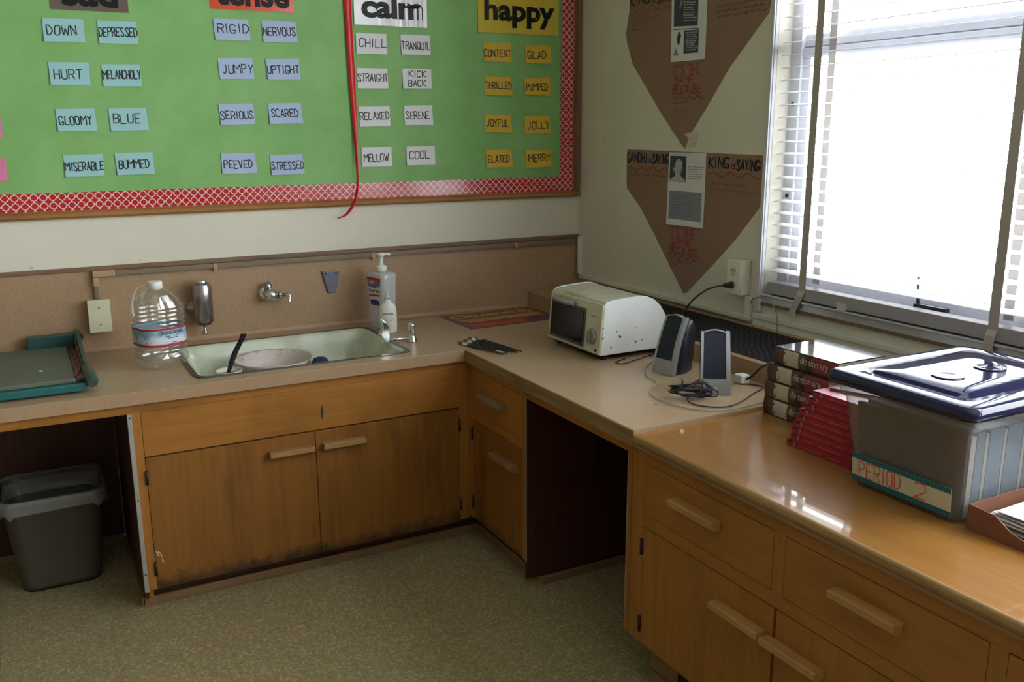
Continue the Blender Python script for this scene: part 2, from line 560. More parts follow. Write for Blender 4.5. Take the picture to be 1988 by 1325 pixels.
# ------------------------------------------------------------------ room shell
XW, YR, ZC = -7.2, -8.0, 2.95
struct(MB().box(XW, .15, YR, .15, -.1, 0).build('floor', M['floor']))
struct(MB().box(XW, .15, YR, .15, ZC, ZC + .1).build('ceiling', M['ceil']))
struct(MB().box(XW, .15, 0, .15, 0, ZC).build('wall_back', M['wall']))
struct(MB().box(XW - .15, XW, YR, .15, 0, ZC).build('wall_left', M['dimwall']))
struct(MB().box(XW, .15, YR - .15, YR, 0, ZC).build('wall_rear', M['dimwall']))
mb = MB().box(0, .15, YR, 0, 0, .966).box(0, .15, YR, 0, 2.65, ZC)
ys = [0] + [v for w in WINS for v in (w[1], w[0])] + [YR]
for a, b in zip(ys[0::2], ys[1::2]):
    mb.box(0, .15, b, a, .966, 2.65)
struct(mb.build('wall_right', M['wall']))

def window(name, y0, y1, z0, z1, detail):
    root = bpy.data.objects.new(name, None); COL.objects.link(root)
    root.location = (.09, (y0 + y1) / 2, z0); ROOT[name] = Matrix.Translation(root.location)
    struct(root)
    m = MB()
    for a, b in ((y0, y0 + .04), (y1 - .045, y1)):
        m.box(.06, .13, a, b, z0, z1)
    m.box(.06, .13, y0, y1, z1 - .05, z1)
    m.box(.055, .13, y0, y1, z0, z0 + .035)
    m.build('window_frame', M['winframe'], root)
    m = MB()
    s = MB()
    zm = 1.745
    s.box(.070, .11, y0 + .04, y1 - .045, z0 + .035, z0 + .085, .004)
    for a, b in ((y0 + .04, y0 + .075), (y1 - .08, y1 - .045)):
        s.box(.070, .11, a, b, z0 + .085, zm, .003)
    s.box(.066, .11, y0 + .04, y1 - .045, zm, zm + .032, .003)
    s.build('lower_sash', M['winframe'], root)
    s = MB()
    s.box(.078, .12, y0 + .04, y1 - .045, zm + .033, zm + .075, .004)
    s.box(.074, .078, y0 + .04, y1 - .045, zm + .036, zm + .046)
    s.build('upper_sash', M['winframe'], root)
    MB().box(.088, .092, y0 + .070, y1 - .075, z0 + .080, zm + .004).box(.098, .102, y0 + .035, y1 - .04, zm + .070, z1 - .045).build('pane', M['glass'], root)
    if detail:
        m = MB()
        m.tube([(.045, -1.785, 1.005), (.045, -1.785, 1.045)], .0055, 8)
        m.box(.036, .054, -1.885, -1.775, 1.0, 1.022, .004)
        m.tube([(.045, -1.78, 1.062), (.045, -1.778, 1.10)], .004, 8)
        m.build('sash_latch', M['dark'], root)
        MB().box(-.018, .055, y0 - .01, y1 + .012, .958, .9672, .003).box(-.010, .0, y0 - .01, y1 + .012, .935, .958).build('window_sill', M['alu'], root)
        MB().box(-.011, -.0005, y0 - .01, y1 + .012, .925, .936).build('sill_shadow_line', M['trimwood'], root)  # dark strip painted in as the shadow line below the sill
        h = MB()
        for z in (.989, 1.30, 1.60):
            h.lathe((.058, y1 - .0225, z), [(.007, 0), (.007, .002)], 10, (-1, 0, 0))
        h.build('frame_screw', M['iron'], root)
    return root
for i, (y0, y1, z0, z1) in enumerate(WINS):
    window('window_%d' % (i + 1), y0, y1, z0, z1, i == 0)
# casing strip beside the window, mouldings along the walls
struct(MB().box(-.014, 0, -1.2, -1.185, .90, 2.66, .003).box(-.008, 0, -1.185, -1.168, .90, 2.66, .002).box(-.02, -.014, -1.197, -1.193, .93, 2.66).build('trim_1', M['winframe']))
struct(MB().box(-.012, 0, -3.4, -1.16, .872, .892, .004).box(-.007, 0, -3.4, -1.16, .835, .872, .002).build('trim_2', M['paint']))
struct(MB().box(-3.6, -.002, -.013, 0, 1.039, 1.055, .003).build('trim_3', M['trimwood']))
struct(MB().box(-3.6, -2.03, -.014, 0, 0, .035, .004).build('baseboard_back', M['basewood']))

# ------------------------------------------------------------------ worktops
H = .747
D1, D2 = .6376, .8836
FY, FX = -.6176, -.8636          # cabinet front planes
t = thing('laminate_countertop', 'L-shaped pinkish tan laminate countertop with coved backsplash in the corner', 'countertop', (-1.2, -.3, .70))
zt0 = .716
SX0, SX1, SY0, SY1 = -1.80, -1.065, -.572, -.088
m = MB()
m.box(-3.4, SX0, -D1 + .004, 0, zt0, H)
m.box(SX1, -D2 + .004, -D1 + .004, 0, zt0, H)
m.box(SX0, SX1, SY1, 0, zt0, H)
m.box(SX0, SX1, -D1 + .004, SY0, zt0, H)
m.box(-D2 + .004, -.265, -1.670, 0, zt0, H)
m.build('worktop', M['lamtop'], t)
MB().box(-3.4, -D2 - .0002, -D1, -D1 + .0038, .706, H - .001, .001).build('front_edge', M['lam'], t)
lab(MB().box(-D2, -D2 + .0038, -1.670, -D1 + .004, .703, H - .001, .001).build('side_edge', M['woodedge'], t), 'dark worn wooden edge of the window side run')
m = MB()
pr = [(-3.4, 0, H), (-3.4, -.022, H + .0003)]
for k in range(6):
    a = k / 5 * PI / 2
    pr.append((-3.4, -.022 + .016 * math.sin(a), H + .016 * (1 - math.cos(a)) + .0005))
pr += [(-3.4, -.006, 1.0388), (-3.4, 0, 1.0388)]
m.prism(pr, (3.4 - .2655, 0, 0))
m.box(-.2654, -.0005, -.006, -.0003, .8005, 1.0388)
m.build('backsplash', M['lam'], t)
MB().box(-3.4, -2.0097, FY + .0, FY + .02, .6745, .7055).build('apron_rail', M['wood_x'], t)
MB().box(FX, FX + .02, -1.626, -1.058, .672, .7025).build('apron_rail', M['wood_y'], t)
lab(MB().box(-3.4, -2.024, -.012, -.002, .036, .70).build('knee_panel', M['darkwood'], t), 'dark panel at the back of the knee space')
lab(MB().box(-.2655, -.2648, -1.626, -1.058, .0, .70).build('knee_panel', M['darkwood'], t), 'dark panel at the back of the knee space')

t = thing('wooden_countertop', 'varnished orange wooden countertop with rounded front edge under the plastic bin', 'countertop', (-.57, -2.6, .70))
m = MB()
ring = [(-.265, .712), (-.265, .736), (-D2 + .008, .736)]
for k in range(1, 5):
    a = k / 5 * PI / 2
    ring.append((-D2 + .008 - .009 * math.sin(a), .736 - .009 + .009 * math.cos(a)))
ring += [(-D2 - .001, .722), (-D2 + .004, .712)]
nose = ring[2:]
ring = ring[:3] + [(-D2 + .0082, .712)]
m.prism([(x, -1.6705, z) for x, z in ring], (0, -2.1, 0))
m.build('worktop', M['woodtop'], t)
m = MB(); m.prism([(x - .0002, -1.6705, z) for x, z in nose] + [(-D2 + .008, -1.6705, .712)], (0, -2.1, 0))
lab(m.build('worn_nosing', wood('worn_nosing_wood', (.30, .155, .05), (.46, .30, .14), 'y', .4), t), 'pale worn rounded front edge')
lab(MB().box(-D2 + .002, -D2 + .012, -3.7705, -1.6705, .7035, .7118).build('edge_moulding', M['woodedge'], t), 'worn wooden moulding under the front edge')

# heater ledge behind the window side run
t = thing('heater_ledge', 'low laminate ledge with dark slatted heater grille below the window wall', 'heater', (-.13, -1.8, .70))
m = MB()
LZ0, LZ1 = .808, .850
def wedge(mb, x0, x1, y0, y1, zb_):
    k = (LZ1 - LZ0) / .2640
    f0, f1 = LZ0 + k * (x0 + .2645), LZ0 + k * (x1 + .2645)
    mb.prism([(x0, y1, zb_), (x1, y1, zb_), (x1, y1, f1), (x0, y1, f0)], (0, y0 - y1, 0))
wedge(m, -.2645, -.0005, -.46, -.0070, .700)
wedge(m, -.2645, -.2455, -3.6, -.4602, .700)
wedge(m, -.0250, -.0005, -3.6, -.4602, .700)
m.box(-.2453, -.0252, -3.6, -.4602, .700, .735)
m.build('ledge_body', M['lam'], t)
m = MB()
y = -.472
while y > -3.58:
    k = (LZ1 - LZ0) / .2640
    a, b = LZ0 + k * .0195, LZ0 + k * .239
    m.prism([(-.245, y, a - .016), (-.0255, y, b - .016), (-.0255, y, b - .001), (-.245, y, a - .001)], (0, -.0042, 0))
    y -= .0148
m.build('grille', plain('dark_grille_metal', (.045, .04, .05), .45, .3), t)

# ------------------------------------------------------------------ cabinets
def hbar(m, a, b, out, up=.026, dep=.030):
    """bevelled wooden bar pull from a to b on a face with outward normal out"""
    a, b, out = Vector(a), Vector(b), Vector(out)
    z = Vector((0, 0, 1))
    sec = [(0, -up / 2 + .004), (dep * .55, -up / 2), (dep, -up / 2 + .010), (dep, up / 2 - .003), (dep - .005, up / 2), (0, up / 2)]
    m.prism([a + out * p + z * q for p, q in sec], b - a, .0015)
def hinge(m, p, out, along):
    p, out, al = Vector(p), Vector(out), Vector(along)
    m.tube([p + out * .003 - Vector((0, 0, .023)), p + out * .003 + Vector((0, 0, .023))], .0042, 8)

# sink cabinet
t = thing('sink_cabinet', 'orange-brown wooden sink cabinet with two doors under the white sink', 'cabinet', (-1.44, -.3, 0))
m = MB()
m.box(-2.0095, -1.9845, FY, FY + .02, .077, .6764)
m.box(-.9015, FX - .0005, FY, FY + .02, .085, .6764)
MB().box(-2.0095, FX - .0005, FY, FY + .02, .6766, .7055).build('top_rail', M['wood_x'], t)
m.box(-2.0095, -1.9951, FY + .0201, -.02, .04, .7055)
m.box(-1.995, -.9, FY + .02, -.02, .077, .092)
m.build('carcass', M['wood_z'], t)
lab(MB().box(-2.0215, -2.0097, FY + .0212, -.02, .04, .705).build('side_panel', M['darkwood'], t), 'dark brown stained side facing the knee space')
m = MB().box(-2.0228, -2.0098, FY - .0012, FY + .021, .074, .674)
m.build('edge_strip', M['steel'], t)
for z in (.662, .39, .135): MB().lathe((-2.016, FY - .0012, z), [(.0032, 0), (.0022, .0015)], 8, (0, -1, 0)).build('strip_nail', M['iron'], t)
fp = MB().box(-1.9835, -.9025, FY - .001, FY + .017, .5295, .6755, .001).build('false_panel', M['wood_x'], t)
m = MB(); m.rings([[Vector((-1.4138 + .0038 * math.cos(a) * k, FY - .0018, .588 + .024 * math.sin(a) * k)) for a in [2 * PI * i / 16 for i in range(16)]] for k in (1., .3)], False, True)
lab(m.build('ink_mark', plain('blue_ink', (.012, .014, .06), .6), fp), 'dark blue pen mark')
for (x0, x1, h0, h1, hg) in ((-1.983, -1.4428, -1.602, -1.4505, -1.984), (-1.4402, -.9025, -1.4195, -1.270, -.902)):
    d = MB().box(x0, x1, FY - .0015, FY + .017, .078, .5245, .001).build('door', M['doorwood'], t)
    m = MB(); hbar(m, (h0, FY - .0015, .468), (h1, FY - .0015, .468), (0, -1, 0))
    m.build('handle', M['handle_x'], d)
    for z in (.462, .15):
        m = MB(); hinge(m, (hg, FY - .002, z), (0, -1, 0), (1, 0, 0)); m.build('hinge', M['iron'], d)
dd = d
m = MB()
fr = backframe(-1.983, .15, FY - .0016)
for pts in ([(.004, .06), (.008, .052), (.012, .056), (.017, .05)], [(.008, .052), (.011, .042)], [(.017, .05), (.020, .038)], [(.021, .03), (.023, .018)]):
    ribbonline(m, fr, pts, .0035)
first_door = [o for o in t.children if o.name.startswith('door')][0]
lab(m.build('paint_chip', plain('chip_white', (.62, .58, .48), .7), first_door), 'pale chipped paint beside lower hinge')
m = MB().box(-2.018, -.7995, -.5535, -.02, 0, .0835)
m.build('toe_base', M['darkwood'], t)
MB().box(-2.03, -.80, -.566, -.5538, 0, .03, .005).box(-2.031, -2.0182, -.566, -.02, 0, .03, .004).build('base_moulding', M['basewood'], t)

# narrow corner cabinet
t = thing('corner_cabinet', 'narrow wooden cabinet with one drawer over one door in the inner corner', 'cabinet', (-.6, -.85, 0))
m = MB()
m.box(FX, FX + .02, -.6555, FY, .0965, .703)
m.box(FX, FX + .02, -1.0565, -1.0275, .0965, .703)
for a, b in ((.6775, .703), (.4895, .5235)): MB().box(FX, FX + .02, -1.0274, -.6556, a, b).build('rail', M['wood_y'], t)
m.box(FX + .02, -.3, -1.0275, FY, .0965, .11)
m.build('carcass', M['wood_z'], t)
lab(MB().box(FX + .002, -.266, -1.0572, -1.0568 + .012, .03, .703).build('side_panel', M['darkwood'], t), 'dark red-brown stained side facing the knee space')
MB().box(FX - .001, FX + .0015, -1.0578, -1.0535, .094, .671).build('edge_strip', M['steel'], t)
d = MB().box(FX - .001, FX + .017, -1.0262, -.6567, .525, .6762, .001).build('drawer', M['wood_y'], t)
m = MB(); hbar(m, (FX - .001, -.745, .598), (FX - .001, -.915, .598), (-1, 0, 0)); m.build('handle', wood('grey_worn_handle', (.19, .12, .06), (.30, .20, .11), 'y', .5), d)
d = MB().box(FX - .001, FX + .017, -1.0262, -.6567, .099, .488, .001).build('door', M['doorwood'], t)
m = MB(); hbar(m, (FX - .001, -.835, .41), (FX - .001, -1.005, .41), (-1, 0, 0)); m.build('handle', MC.get('xx') or wood('reddish_worn_handle', (.26, .125, .055), (.36, .19, .09), 'y', .5), d)
for z in (.435, .166):
    m = MB(); hinge(m, (FX - .002, -.6561, z), (-1, 0, 0), (0, 1, 0)); m.build('hinge', M['iron'], d)
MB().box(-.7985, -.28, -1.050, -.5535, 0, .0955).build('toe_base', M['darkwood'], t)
MB().box(-.808, -.7988, -1.062, -.567, 0, .03, .004).box(-.808, -.266, -1.068, -1.058, 0, .03, .004).build('base_moulding', M['basewood'], t)

# long drawer cabinet
t = thing('drawer_cabinet', 'long wooden cabinet of drawers over doors with chunky wooden bar pulls beneath wooden top', 'cabinet', (-.6, -2.6, 0))
m = MB()
m.box(FX, FX + .02, -1.6435, -1.626, .1345, .7025)
m.build('filler_strip', M['wood_z'], t)
m = MB()
zb = .137
m.box(FX, FX + .02, -1.7005, -1.6462, zb, .703)
m.box(FX, FX + .02, -2.2105, -2.1765, .5187, .6638)
m.box(FX, FX + .02, -2.7225, -2.6885, zb, .6638)
MB().box(FX, FX + .02, -3.75, -1.7007, .664, .703).build('rail', M['wood_y'], t)
for a, b in ((-2.6883, -1.7007), (-3.75, -2.7227)): MB().box(FX, FX + .02, a, b, .484, .5185).build('rail', M['wood_y'], t)
m.box(FX + .02, -.30, -3.75, -1.645, zb, zb + .014)
m.build('carcass', M['wood_z'], t)
MB().box(FX - .0012, FX + .0015, -1.6262, -1.6245, .1345, .671).build('edge_strip', M['steel'], t)
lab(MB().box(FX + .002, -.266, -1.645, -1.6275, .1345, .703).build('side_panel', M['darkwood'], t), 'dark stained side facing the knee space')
def drawer(y0, y1, z0, z1, h0, h1, hz):
    d = MB().box(FX - .001, FX + .017, y1, y0, z0, z1, .001).build('drawer', M['wood_y'], t)
    if h0 is not None:
        m = MB(); hbar(m, (FX - .001, h0, hz), (FX - .001, h1, hz), (-1, 0, 0)); m.build('handle', M['handle_y'], d)
    return d
drawer(-1.7018, -2.1752, .520, .6625, -1.835, -2.003, .604)
drawer(-2.2118, -2.6872, .520, .6625, -2.357, -2.518, .602)
drawer(-2.7238, -3.2, .520, .6615, None, None, 0)
def door(y0, y1, h0, h1, hz, hg, off=0.):
    d = MB().box(FX - .001 + off, FX + .017 + off, y1, y0, zb + .002, .4815 - off * .5, .001).build('door', M['wood_z'], t)
    if h0 is not None:
        m = MB(); hbar(m, (FX - .001 + off, h0, hz), (FX - .001 + off, h1, hz), (-1, 0, 0)); m.build('handle', M['handle_y'], d)
    if hg is not None:
        for z in (.425, .196):
            m = MB(); hinge(m, (FX - .002, hg, z), (-1, 0, 0), (0, 1, 0)); m.build('hinge', M['iron'], d)
door(-1.7018, -2.1885, -2.003, -2.168, .403, -1.7012)
door(-2.1935, -2.6872, -2.172, -2.338, .396, None, .004)
door(-2.7238, -3.2, None, None, 0, None)
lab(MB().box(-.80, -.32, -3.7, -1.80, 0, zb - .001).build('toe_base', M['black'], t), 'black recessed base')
MB().box(-.806, -.8005, -1.798, -1.68, .0, .136).box(-.816, -.8065, -1.81, -1.68, 0, .03, .004).build('base_moulding', M['basewood'], t)

# ------------------------------------------------------------------ bulletin board
BY = -.010
t = thing('bulletin_board', 'large bulletin board with green paper and red lattice border in a wooden frame', 'bulletin board', (-1.6, 0, 1.23))
BX0, BX1, BZ0, BZ1 = -4.2, -.008, 1.227, 2.62
MB().box(BX0 + .03, BX1 - .03, -.006, -.0005, BZ0 + .01, BZ1 - .02).build('backing', M['green'], t)
m = MB()
def mould(p, d, a, b):
    m.prism([Vector(p) + Vector(a) * u + Vector(b) * w for u, w in ((0, 0), (0, .016), (.008, .024), (.016, .020), (.022, .022), (.028, .010), (.028, 0))], d)
mould((BX0, 0, BZ0), (BX1 - BX0, 0, 0), (0, 0, 1), (0, -1, 0))
mould((BX0, 0, BZ1), (BX1 - BX0, 0, 0), (0, 0, -1), (0, -1, 0))
m.build('frame', M['frame'], t)
m = MB()
mould((BX1, 0, BZ0 + .0285), (0, 0, BZ1 - BZ0 - .057), (-1, 0, 0), (0, -1, 0))
mould((BX0, 0, BZ0 + .0285), (0, 0, BZ1 - BZ0 - .057), (1, 0, 0), (0, -1, 0))
m.build('frame', wood('board_frame_wood_v', (.17, .085, .045), (.24, .125, .065), 'z', .4), t)
gp = MB()
nx, nz = 60, 24
gv = [[Vector((-4.15 + (4.15 - .105) * i / nx, -.0068, 1.30 + (2.58 - 1.30) * j / nz)) for i in range(nx + 1)] for j in range(nz + 1)]
gp.rings(gv, False, False, False)
gp.build('green_paper', M['green'], t)
MB().box(BX0 + .03, -.037, -.0090, -.0085, 1.2525, 1.3165).build('border_strip', M['border'], t)
MB().box(-.1035, -.0375, -.0082, -.0078, 1.3166, 2.59).build('border_strip', M['border'], t)

CARDS = [
('DOWN', 'c', -2.107, 1.887, -1.982, 1.889, -1.983, 1.815, -2.108, 1.813), ('DEPRESSED', 'c', -1.94, 1.887, -1.816, 1.89, -1.816, 1.815, -1.94, 1.814),
('HURT', 'c', -2.103, 1.748, -1.979, 1.75, -1.981, 1.676, -2.103, 1.674), ('MELANCHOLY', 'c', -1.941, 1.745, -1.818, 1.748, -1.816, 1.674, -1.94, 1.672),
('GLOOMY', 'c', -2.098, 1.596, -1.976, 1.599, -1.974, 1.523, -2.096, 1.522), ('BLUE', 'c', -1.933, 1.598, -1.81, 1.603, -1.807, 1.526, -1.93, 1.522),
('MISERABLE', 'c', -2.09, 1.443, -1.965, 1.445, -1.966, 1.37, -2.089, 1.369), ('BUMMED', 'c', -1.927, 1.447, -1.802, 1.449, -1.8, 1.373, -1.924, 1.371),
('RIGID', 'l', -1.558, 1.912, -1.434, 1.915, -1.43, 1.841, -1.555, 1.84), ('NERVOUS', 'l', -1.386, 1.914, -1.261, 1.917, -1.256, 1.842, -1.383, 1.839),
('JUMPY', 'l', -1.552, 1.777, -1.428, 1.781, -1.425, 1.707, -1.548, 1.704), ('UPTIGHT', 'l', -1.381, 1.78, -1.256, 1.785, -1.252, 1.709, -1.376, 1.706),
('SERIOUS', 'l', -1.561, 1.617, -1.437, 1.62, -1.432, 1.546, -1.557, 1.542), ('SCARED', 'l', -1.381, 1.62, -1.258, 1.623, -1.251, 1.548, -1.378, 1.545),
('PEEVED', 'l', -1.565, 1.44, -1.441, 1.441, -1.437, 1.366, -1.565, 1.366), ('STRESSED', 'l', -1.386, 1.431, -1.262, 1.434, -1.256, 1.358, -1.383, 1.357),
('CHILL', 'w', -1.028, 1.886, -0.904, 1.887, -0.902, 1.81, -1.028, 1.809), ('TRANQUIL', 'w', -0.845, 1.888, -0.719, 1.889, -0.717, 1.813, -0.842, 1.812),
('STRAIGHT', 'w', -1.029, 1.757, -0.904, 1.757, -0.903, 1.681, -1.029, 1.68), ('KICK|BACK', 'w', -0.841, 1.76, -0.717, 1.76, -0.716, 1.684, -0.84, 1.683),
('RELAXED', 'w', -1.028, 1.611, -0.9, 1.613, -0.899, 1.537, -1.026, 1.536), ('SERENE', 'w', -0.84, 1.616, -0.717, 1.619, -0.713, 1.542, -0.838, 1.541),
('MELLOW', 'w', -1.024, 1.454, -0.898, 1.455, -0.896, 1.379, -1.023, 1.379), ('COOL', 'w', -0.833, 1.456, -0.709, 1.457, -0.708, 1.381, -0.834, 1.381),
('CONTENT', 'y', -0.478, 1.87, -0.351, 1.873, -0.349, 1.796, -0.478, 1.797), ('GLAD', 'y', -0.285, 1.867, -0.158, 1.871, -0.152, 1.796, -0.281, 1.795),
('THRILLED', 'y', -0.475, 1.737, -0.352, 1.737, -0.345, 1.661, -0.474, 1.662), ('PUMPED', 'y', -0.286, 1.737, -0.161, 1.74, -0.156, 1.663, -0.283, 1.664),
('JOYFUL', 'y', -0.476, 1.583, -0.353, 1.582, -0.347, 1.506, -0.476, 1.51), ('JOLLY', 'y', -0.286, 1.577, -0.161, 1.579, -0.156, 1.503, -0.284, 1.503),
('ELATED', 'y', -0.473, 1.438, -0.351, 1.437, -0.345, 1.363, -0.472, 1.362), ('MERRY', 'y', -0.28, 1.433, -0.156, 1.433, -0.15, 1.36, -0.277, 1.357)]
CN = {'c': 'light cyan', 'l': 'lavender blue', 'w': 'white', 'y': 'golden yellow', 'p': 'pink'}
PLACE = {}
def card(name, pts, col, label, group, curl=.0035):
    """thin paper card on the board, its lower edge standing off a little"""
    x0, z0 = pts[0], pts[1]
    tl, tr, br, bl = [(pts[2 * i], pts[2 * i + 1]) for i in range(4)]
    fr = quadframe((tl[0], BY, tl[1]), (tr[0], BY, tr[1]), (br[0], BY, br[1]), (bl[0], BY, bl[1]), (0, -1, 0))
    bend = lambda u, v, w=0.: fr(u, v, w + curl * (1 - v) ** 2 * (.6 + .4 * math.cos(u * 5 + tl[0] * 9)))
    m = MB()
    g = [[bend(i / 6, j / 4, .0) for i in range(7)] for j in range(5)]
    m.rings(g, False, False, False)
    g = [[bend(i / 6, j / 4, -.0003) for i in range(7)] for j in range(5)]
    m.rings(g, False, False, False)
    o = m.build(name, M['card_' + col], None)
    tag(o, label, 'card', group, fr(.5, 0))
    L = (Vector(fr(1, 0)) - Vector(fr(0, 0))).length; Hh = (Vector(fr(0, 1)) - Vector(fr(0, 0))).length
    return o, (lambda u, v, w=0.: bend(u / L, v / Hh, w)), L, Hh
for c in CARDS:
    word, col = c[0], c[1]
    o, fr, L, Hh = card('word_card', c[2:], col, '%s word card on the green board reading %s' % (CN[col], word.replace('|', ' ')), CN[col] + ' word cards on the board')
    ws = word.split('|')
    m = MB()
    if len(ws) == 2:
        hand('', ws[0], fr, L * .22, Hh * .58, L * .58, Hh * .31, .0034, None, None, m)
        hand('', ws[1], fr, L * .19, Hh * .10, L * .60, Hh * .31, .0034, None, None, m)
    else:
        n = len(word)
        wd = min(.97, .17 * n + .02) if n < 6 else min(.97, .135 * n)
        off = .10 if n < 6 else max(.02, (1 - wd) * .35)
        hh = .40 if n < 6 else .37
        hand('', word, fr, L * off, Hh * R.uniform(.27, .36), L * wd, Hh * hh, .0036, None, None, m)
    m.build('lettering', M['ink'], o)
for pts, l in (((-2.39, 1.565, -2.2622, 1.5664, -2.2639, 1.5042, -2.39, 1.49), 'upper pink card cut by the left edge of the photo'),
               ((-2.391, 1.437, -2.2647, 1.4364, -2.2651, 1.3623, -2.39, 1.362), 'lower pink card cut by the left edge of the photo')):
    card('word_card', pts, 'p', l, 'pink word cards on the board')
# heading cards
def heading(word, col, x0, x1, z0, z1, tx0, tx1, tz, th, name, label, bold, wav=0.):
    fr = backframe(x0, z0, BY)
    m = MB()
    n = 110
    f = lambda u, v, w=0.: fr(u, v, w + wav * (math.sin(u * 95) + .6 * math.sin(u * 210 + 1)) * max(0, (u - .03)) / .25 + wav)
    g = [[f((x1 - x0) * i / n, (z1 - z0) * j / 4) for i in range(n + 1)] for j in range(5)]
    m.rings(g, False, False, False)
    mt = plain('laminated_' + name, col, .12, var=.03)
    o = m.build('heading_card', mt, None)
    tag(o, label, 'card', 'heading cards on the board', fr(0, 0))
    typed('lettering', word, f, tx0 - x0, tz - z0, tx1 - tx0, th, M['letter'], o, bold, .0008 + wav * .25)
heading('sad', (.15, .115, .105), -2.077, -1.837, 1.917, 2.10, -2.042, -1.868, 1.929, .10, 'grey', 'grey-brown heading card reading sad above the cyan cards', .035)
heading('tense', (.72, .085, .035), -1.563, -1.263, 1.946, 2.12, -1.545, -1.279, 1.959, .085, 'red', 'orange-red heading card reading tense above the lavender cards', .035)
heading('calm', (.76, .77, .80), -1.032, -.730, 1.917, 2.10, -1.003, -.748, 1.943, .088, 'white', 'crumpled white heading card reading calm above the white cards', .04, .0016)
heading('happy', (.66, .52, .06), -.504, -.120, 1.912, 2.11, -.475, -.140, 1.934, .115, 'yellow', 'yellow heading card reading happy above the yellow cards', .035, .0006)
# hanging ribbon
m = MB()
ctr = spline([(-1.056, -.013, 2.35), (-1.057, -.014, 2.0), (-1.053, -.016, 1.74), (-1.0495, -.018, 1.54), (-1.050, -.026, 1.36), (-1.056, -.032, 1.29), (-1.075, -.036, 1.235), (-1.108, -.034, 1.196), (-1.141, -.030, 1.184)], 8)
wd = [.0145, .0142, .0125, .0095, .0045, .0065, .0075, .0070, .0066]
rr = []
for i, p in enumerate(ctr):
    k = i / 8.; a = int(min(k, 7)); q = wd[a] + (wd[min(a + 1, 8)] - wd[a]) * (k - a)
    d = (ctr[min(i + 1, len(ctr) - 1)] - ctr[max(i - 1, 0)]).normalized()
    tw = max(0, min(1, (i / 8. - 2.2) / 2.)) * .9
    sd = Vector((math.cos(tw), -math.sin(tw), 0)); sd = (sd - d * sd.dot(d)).normalized()
    nn = d.cross(sd) * .0003
    rr.append([p - sd * q + nn, p + sd * q + nn, p + sd * q - nn, p - sd * q - nn])
m.rings(rr)
tag(m.build('ribbon', M['ribbon']), 'red satin ribbon hanging down the board and curling below its frame', 'ribbon', None, (-1.05, -.01, 2.35))

# ------------------------------------------------------------------ posters on the window wall
PX = -.0006
def poster(outline, label, y0, z0):
    m = MB()
    m.prism([Vector((PX, y, z)) for y, z in outline], (-.0010, 0, 0))
    o = m.build('kraft_poster', M['kraft'])
    tag(o, label, 'poster', 'kraft paper posters on the window wall', (PX, y0, z0))
    return o
QX = PX - .0012
p1 = poster([(-.377, 2.33), (-.375, 2.03), (-.343, 1.90), (-.352, 1.86), (-.394, 1.775), (-.46, 1.71), (-.57, 1.60), (-.67, 1.51), (-.742, 1.448), (-.775, 1.505), (-.86, 1.60), (-.97, 1.73), (-1.08, 1.83), (-1.15, 1.893), (-1.158, 1.93), (-1.158, 2.33)], 'upper brown paper poster with a torn pointed tip, cut by the photo top', -.742, 1.448)
p2 = poster([(-.3694, 1.4398), (-.3715, 1.30), (-.378, 1.278), (-.469, 1.212), (-.57, 1.11), (-.68, .99), (-.768, .8975), (-.784, .902), (-.92, 1.02), (-1.04, 1.13), (-1.163, 1.262), (-1.166, 1.433), (-.87, 1.436), (-.6, 1.438)], 'lower brown paper poster shaped like a wide arrowhead with headings on both sides', -.776, .8975)
def rf(y, z):
    return rightframe(y, z, QX)
def page(quad, label, sh):
    tl, tr, br, bl = quad
    fr = quadframe((QX, *tl), (QX, *tr), (QX, *br), (QX, *bl), (-1, 0, 0))
    bend = lambda u, v, w=0.: fr(u, v, w + .003 * (1 - v) ** 2)
    m = MB()
    m.rings([[bend(i / 3, j / 6, .0006) for i in range(4)] for j in range(7)], False, False, False)
    m.rings([[bend(i / 3, j / 6, .0002) for i in range(4)] for j in range(7)], False, False, False)
    o = m.build('printed_page', M['print'])
    tag(o, label, 'page', 'printed pages on the posters', fr(.5, 0))
    return o, lambda u, v, w=0.: bend(u, v, w + .0008)
def patch(m, f, u0, u1, v0, v1, w=0., n=6):
    m.rings([[f(u0 + (u1 - u0) * i / n, v0 + (v1 - v0) * j / n, w) for i in range(n + 1)] for j in range(n + 1)], False, False, False, False)
def blob(m, f, cu, cv, ru, rv, w, n=20, pts=None):
    m.face([f(cu + ru * math.cos(2 * PI * i / n), cv + rv * math.sin(2 * PI * i / n), w) for i in range(n)])
def lines(m, f, u0, u1, v0, v1, n, t, seed):
    r = random.Random(seed)
    for i in range(n):
        v = v1 - (v1 - v0) * (i + .5) / n
        u = u0 + r.uniform(0, .02); e = u1 - r.uniform(0, (u1 - u0) * .25)
        while u < e:
            q = u + r.uniform(.03, .09)
            m.face([f(a, b, .0006) for a, b in ((u, v - t), (min(q, e), v - t), (min(q, e), v + t), (u, v + t))])
            u = q + .018
